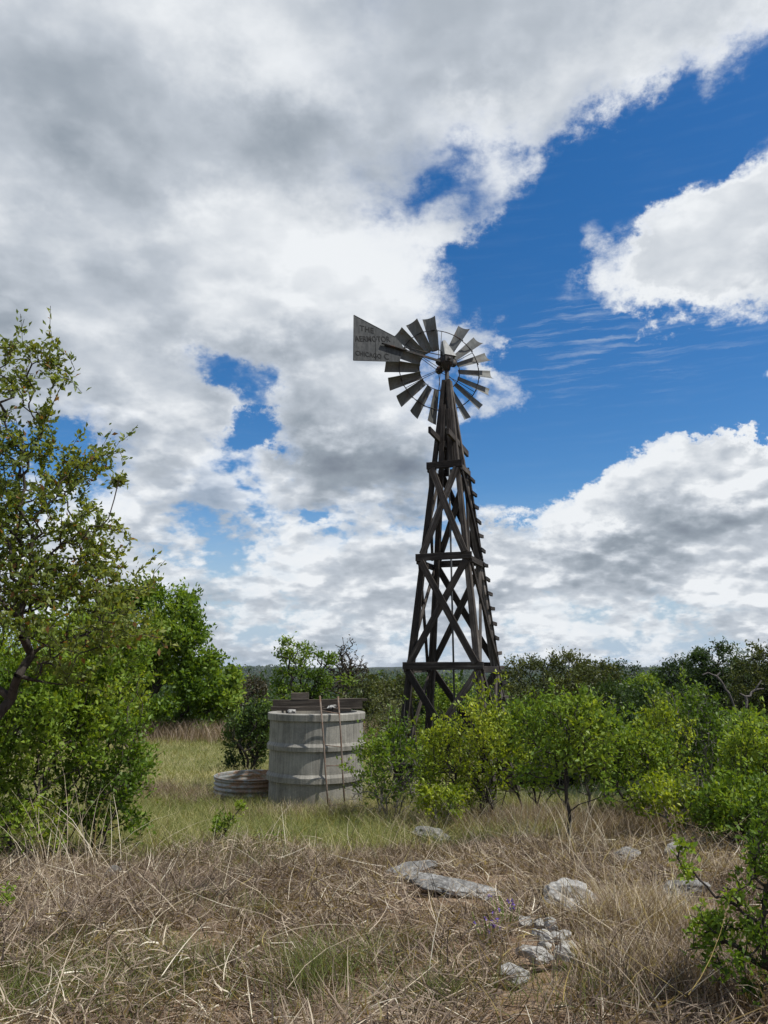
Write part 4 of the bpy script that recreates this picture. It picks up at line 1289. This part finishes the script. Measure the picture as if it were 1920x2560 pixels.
def dry():
    rs = np.random.default_rng(201)
    X, Y, L, Wd, LE, CU, AZ, B, TI = ([] for _ in range(9))
    def put(x, y, l, w, le, cu, az, b, ti):
        for a, q in zip((X, Y, L, Wd, LE, CU, AZ, B, TI), (x, y, l, w, le, cu, az, b, ti)): a.append(q * np.ones(len(x)))
    # flattened tangle
    n = 100000
    x, y = scatter(n, 3.2, 10.2, rs, .56)
    edge = 9.4 + .45 * field_noise(x, y, 1.1, .4) + np.clip(x - .3, 0, 3) * .8
    k = y < edge
    k &= (field_noise(x, y, 3.4, 5.0) > -.7) | (rs.uniform(size=len(x)) < .25)
    x, y = x[k], y[k]
    mound = np.clip(.5 + .5 * field_noise(x, y, 1.9, 2.0), 0, 1.4)
    az = 2.5 * field_noise(x, y, .55, 1.0) + rs.normal(size=len(x)) * 1.5
    put(x, y, rs.uniform(.06, .26, len(x)), rs.uniform(.0035, .010, len(x)), rs.uniform(.7, 1.75, len(x)), rs.uniform(-.9, 1.3, len(x)), az, rs.uniform(0, .20, len(x)) * mound, .38 + .10 * field_noise(x, y, 1.3, .2) + rs.normal(size=len(x)) * .27)
    # finer upright growth in tufts
    nt = 1300
    tx, ty = scatter(nt, 3.4, 11.5, rs, .56)
    m = 34
    i = np.repeat(np.arange(nt), m)
    x = tx[i] + rs.normal(size=nt * m) * .06; y = ty[i] + rs.normal(size=nt * m) * .06
    k = y < 9.6 + np.clip(x - .3, 0, 3) * 1.0
    x, y, i = x[k], y[k], i[k]
    th = rs.uniform(.05, .15, nt)[i]
    az = np.arctan2(y - ty[i], x - tx[i]) + rs.normal(size=len(x)) * .5
    put(x, y, th * rs.uniform(.6, 1.3, len(x)), rs.uniform(.003, .006, len(x)), rs.uniform(.05, .75, len(x)), rs.uniform(.2, 1.2, len(x)), az, 0, rs.normal(.36, .14, nt)[i] + rs.normal(size=len(x)) * .18)
    # long pale stems lying and arching over it
    n = 1100
    x, y = scatter(n, 3.6, 9.6, rs, .54)
    put(x, y, rs.uniform(.25, .75, n), rs.uniform(.003, .0055, n), rs.uniform(.8, 1.5, n), rs.uniform(-.3, .7, n), rs.uniform(0, 6.3, n), rs.uniform(.03, .16, n), rs.normal(.78, .14, n))
    # dark old stalks
    n = 500
    x, y = scatter(n, 3.6, 10, rs, .54)
    put(x, y, rs.uniform(.25, .7, n), rs.uniform(.004, .006, n), rs.uniform(.1, .9, n), rs.uniform(.0, .4, n), rs.uniform(0, 6.3, n), 0, rs.normal(.05, .05, n))
    # golden clump beside the pale block, brown and pale clumps elsewhere
    for (dx, dy, sx, sy, nn, hh, ti) in ((1360, 2035, .20, .18, 1700, .34, .62), (1425, 2030, .22, .2, 1100, .28, .56), (1000, 1800, .5, .35, 2600, .36, .46), (1200, 1800, .8, .4, 5000, .42, .44), (1340, 2105, .22, .08, 1600, .14, .82),
                                     (1450, 1800, .6, .4, 3600, .42, .44), (1150, 1860, .8, .3, 2600, .22, .34), (1560, 2150, .45, .22, 3000, .28, .46), (330, 1720, .6, .5, 3000, .30, .36), (690, 1770, .9, .2, 2200, .26, .5), (430, 1740, .5, .3, 1600, .24, .34)):
        cx, cy = on_ground(dx, dy)
        x, y = cx + rs.normal(size=nn) * sx, cy + rs.normal(size=nn) * sy
        k = np.hypot(x - TC.x, y - TC.y) > TR + .06
        x, y = x[k], y[k]; nn = len(x)
        put(x, y, hh * rs.uniform(.4, 1.3, nn), rs.uniform(.0035, .007, nn), rs.uniform(0, .6, nn), rs.uniform(.1, .9, nn), rs.uniform(0, 6.3, nn), 0, rs.normal(ti, .21, nn))
    # tall stalks
    for (dx, dy, nn, hh, sp) in ((110, 1890, 34, 1.05, .22), (185, 1880, 22, .95, .18), (265, 1860, 8, .65, .2), (60, 1930, 14, .55, .2), (1110, 1840, 46, .75, .4), (1250, 1850, 30, .8, .4), (1330, 1900, 24, .7, .4), (1560, 1800, 40, .9, .5), (900, 1850, 18, .5, .3), (1390, 2050, 16, .8, .25), (640, 1850, 16, .5, .5)):
        cx, cy = on_ground(dx, dy)
        x, y = cx + rs.normal(size=nn) * sp, cy + rs.normal(size=nn) * sp * .7
        put(x, y, hh * rs.uniform(.6, 1.2, nn), rs.uniform(.005, .0085, nn), rs.uniform(0, .35, nn), rs.uniform(.1, 1.0, nn), rs.uniform(0, 6.3, nn), 0, rs.normal(.82, .12, nn))
    # thin strip of dry grass at the far side of the field
    n = 9000
    x = rs.uniform(-9, 1, n); y = 29.5 + rs.normal(size=n) * .8
    put(x, y, rs.uniform(.3, .8, n), rs.uniform(.012, .02, n), rs.uniform(0, .4, n), rs.uniform(.1, .6, n), rs.uniform(0, 6.3, n), 0, rs.normal(.5, .12, n))
    c = lambda a: np.concatenate(a)
    keep = off_rocks(c(X), c(Y), rs)
    X, Y, L, Wd, LE, CU, AZ, B, TI = ([c(a)[keep]] for a in (X, Y, L, Wd, LE, CU, AZ, B, TI))
    blades('dry_grass', c(X), c(Y), rs, c(L), c(Wd), c(LE), c(CU), c(AZ), c(B), c(TI), 'grass_dry', 'brown and straw coloured dead grass matted over the foreground')
dry()

def green():
    rs = np.random.default_rng(202)
    X, Y, L, Wd, LE, CU, TI = ([] for _ in range(7))
    n = 60000
    x, y = scatter(n, 8.4, 15.5, rs, .5)
    k = (y > 9.2 + .5 * field_noise(x, y, 1.0, .9) + np.clip(x - .2, 0, 3) * .9) & (np.hypot(x - TC.x, y - TC.y) > TR + .05)
    x, y = x[k], y[k]
    patch = field_noise(x, y, 1.3, 3.0)
    X.append(x); Y.append(y); L.append(rs.uniform(.12, .36, len(x)) * (1 + .25 * patch)); Wd.append(rs.uniform(.004, .007, len(x))); LE.append(rs.uniform(0, .7, len(x))); CU.append(rs.uniform(.2, 1.2, len(x)))
    TI.append(.52 + .12 * patch + rs.normal(size=len(x)) * .2)
    n = 60000
    x, y = scatter(n, 15, 30, rs, .42)
    k = (x < 2.5) & (np.hypot(x + 2.62, y - 16.25) > .85)
    x, y = x[k], y[k]
    patch = field_noise(x, y, .6, 1.0)
    X.append(x); Y.append(y); L.append(rs.uniform(.08, .26, len(x)) * (1 + .3 * patch)); Wd.append(rs.uniform(.008, .014, len(x))); LE.append(rs.uniform(0, .8, len(x))); CU.append(rs.uniform(.2, 1.0, len(x)))
    TI.append(.58 + .14 * patch + rs.normal(size=len(x)) * .18)
    # green shoots among the dry grass
    for (dx, dy, sp, nn, hh) in ((380, 2120, .16, 420, .2), (690, 2130, .14, 400, .2), (820, 2060, .2, 300, .12), (1000, 2150, .2, 360, .12), (150, 2050, .2, 400, .12), (470, 1960, .25, 300, .12), (1280, 2160, .2, 300, .12), (560, 1990, .1, 120, .15), (940, 2180, .05, 160, .16), (250, 2150, .3, 1500, .13), (60, 2160, .25, 1300, .13), (760, 2170, .25, 300, .14), (640, 2080, .15, 200, .16), (520, 1870, .5, 700, .2), (1360, 2140, .2, 200, .12)):
        cx, cy = on_ground(dx, dy)
        x, y = cx + rs.normal(size=nn) * sp, cy + rs.normal(size=nn) * sp
        X.append(x); Y.append(y); L.append(hh * rs.uniform(.5, 1.3, nn)); Wd.append(rs.uniform(.003, .005, nn)); LE.append(rs.uniform(0, .6, nn)); CU.append(rs.uniform(.1, .9, nn)); TI.append(rs.normal(.32, .14, nn))
    c = lambda a: np.concatenate(a)
    x = c(X); n = len(x)
    blades('green_grass', x, c(Y), rs, c(L), c(Wd), c(LE), c(CU), rs.uniform(0, 6.3, n), np.zeros(n), c(TI), 'grass_green', 'green and straw mixed grass around the tank and over the field')
green()

def flowers():
    rs = np.random.default_rng(203)
    for (dx, dy, hh, lab, sd) in ((1050, 2040, .17, 'left clump of purple wildflowers left of the pale limestone block', 1), (1093, 2015, .20, 'right clump of purple wildflowers nearest the pale limestone block', 2)):
        x, y = on_ground(dx, dy)
        b = (x, y, gz(x, y))
        root = empty('wildflower', b, lab, 'flower', 'purple wildflowers in the dry grass')
        mb = MB()
        n = 26
        pos, dr = [], []
        for k in range(n):
            a = rs.uniform(0, 6.3); o = rs.uniform(.02, .08)
            tip = Vector((x + math.cos(a) * o * 1.6, y + math.sin(a) * o * 1.6, b[2] + hh * rs.uniform(.5, 1.05)))
            mb.tube([Vector((x + math.cos(a) * o * .4, y + math.sin(a) * o * .4, b[2] - .01)), tip], [.003, .0018], 4)
            if k < 9:
                for q in range(9):
                    pos.append(tuple(tip)); dr.append((rs.normal(), rs.normal(), rs.normal() + .5))
        o = mb.build('stem', M['leaf_green'], root, b)
        at_ = o.data.attributes.new('tint', 'FLOAT', 'POINT')
        at_.data.foreach_set('value', np.full(len(o.data.vertices), .55, np.float32))
        leaf_mesh('petals', np.array(pos), np.array(dr), .017, 'petal', root, b, rs, rs.uniform(0, 1, len(pos)), .6)
flowers()
# ------------------------------------------------------------------ the air between here and the far hills
def haze():
    m = bpy.data.materials.new('haze_air')
    m.use_nodes = True
    t = m.node_tree
    t.nodes.clear()
    v = t.nodes.new('ShaderNodeVolumePrincipled')
    v.inputs['Color'].default_value = (.78, .87, 1.0, 1)
    v.inputs['Density'].default_value = .00005
    o = t.nodes.new('ShaderNodeOutputMaterial')
    t.links.new(v.outputs[0], o.inputs['Volume'])
    X, Y0, Y1, Z0, Z1 = 4700, -60, 5950, -60, 40
    vs = [(x, y, z) for z in (Z0, Z1) for y in (Y0, Y1) for x in (-X, X)]
    fs = [(0, 2, 3, 1), (4, 5, 7, 6), (0, 1, 5, 4), (2, 6, 7, 3), (0, 4, 6, 2), (1, 3, 7, 5)]
    me = bpy.data.meshes.new('haze')
    me.from_pydata(vs, [], fs)
    tag(link('haze', me, m), 'thin blue air over the far country', 'haze', None, 'stuff')
haze()
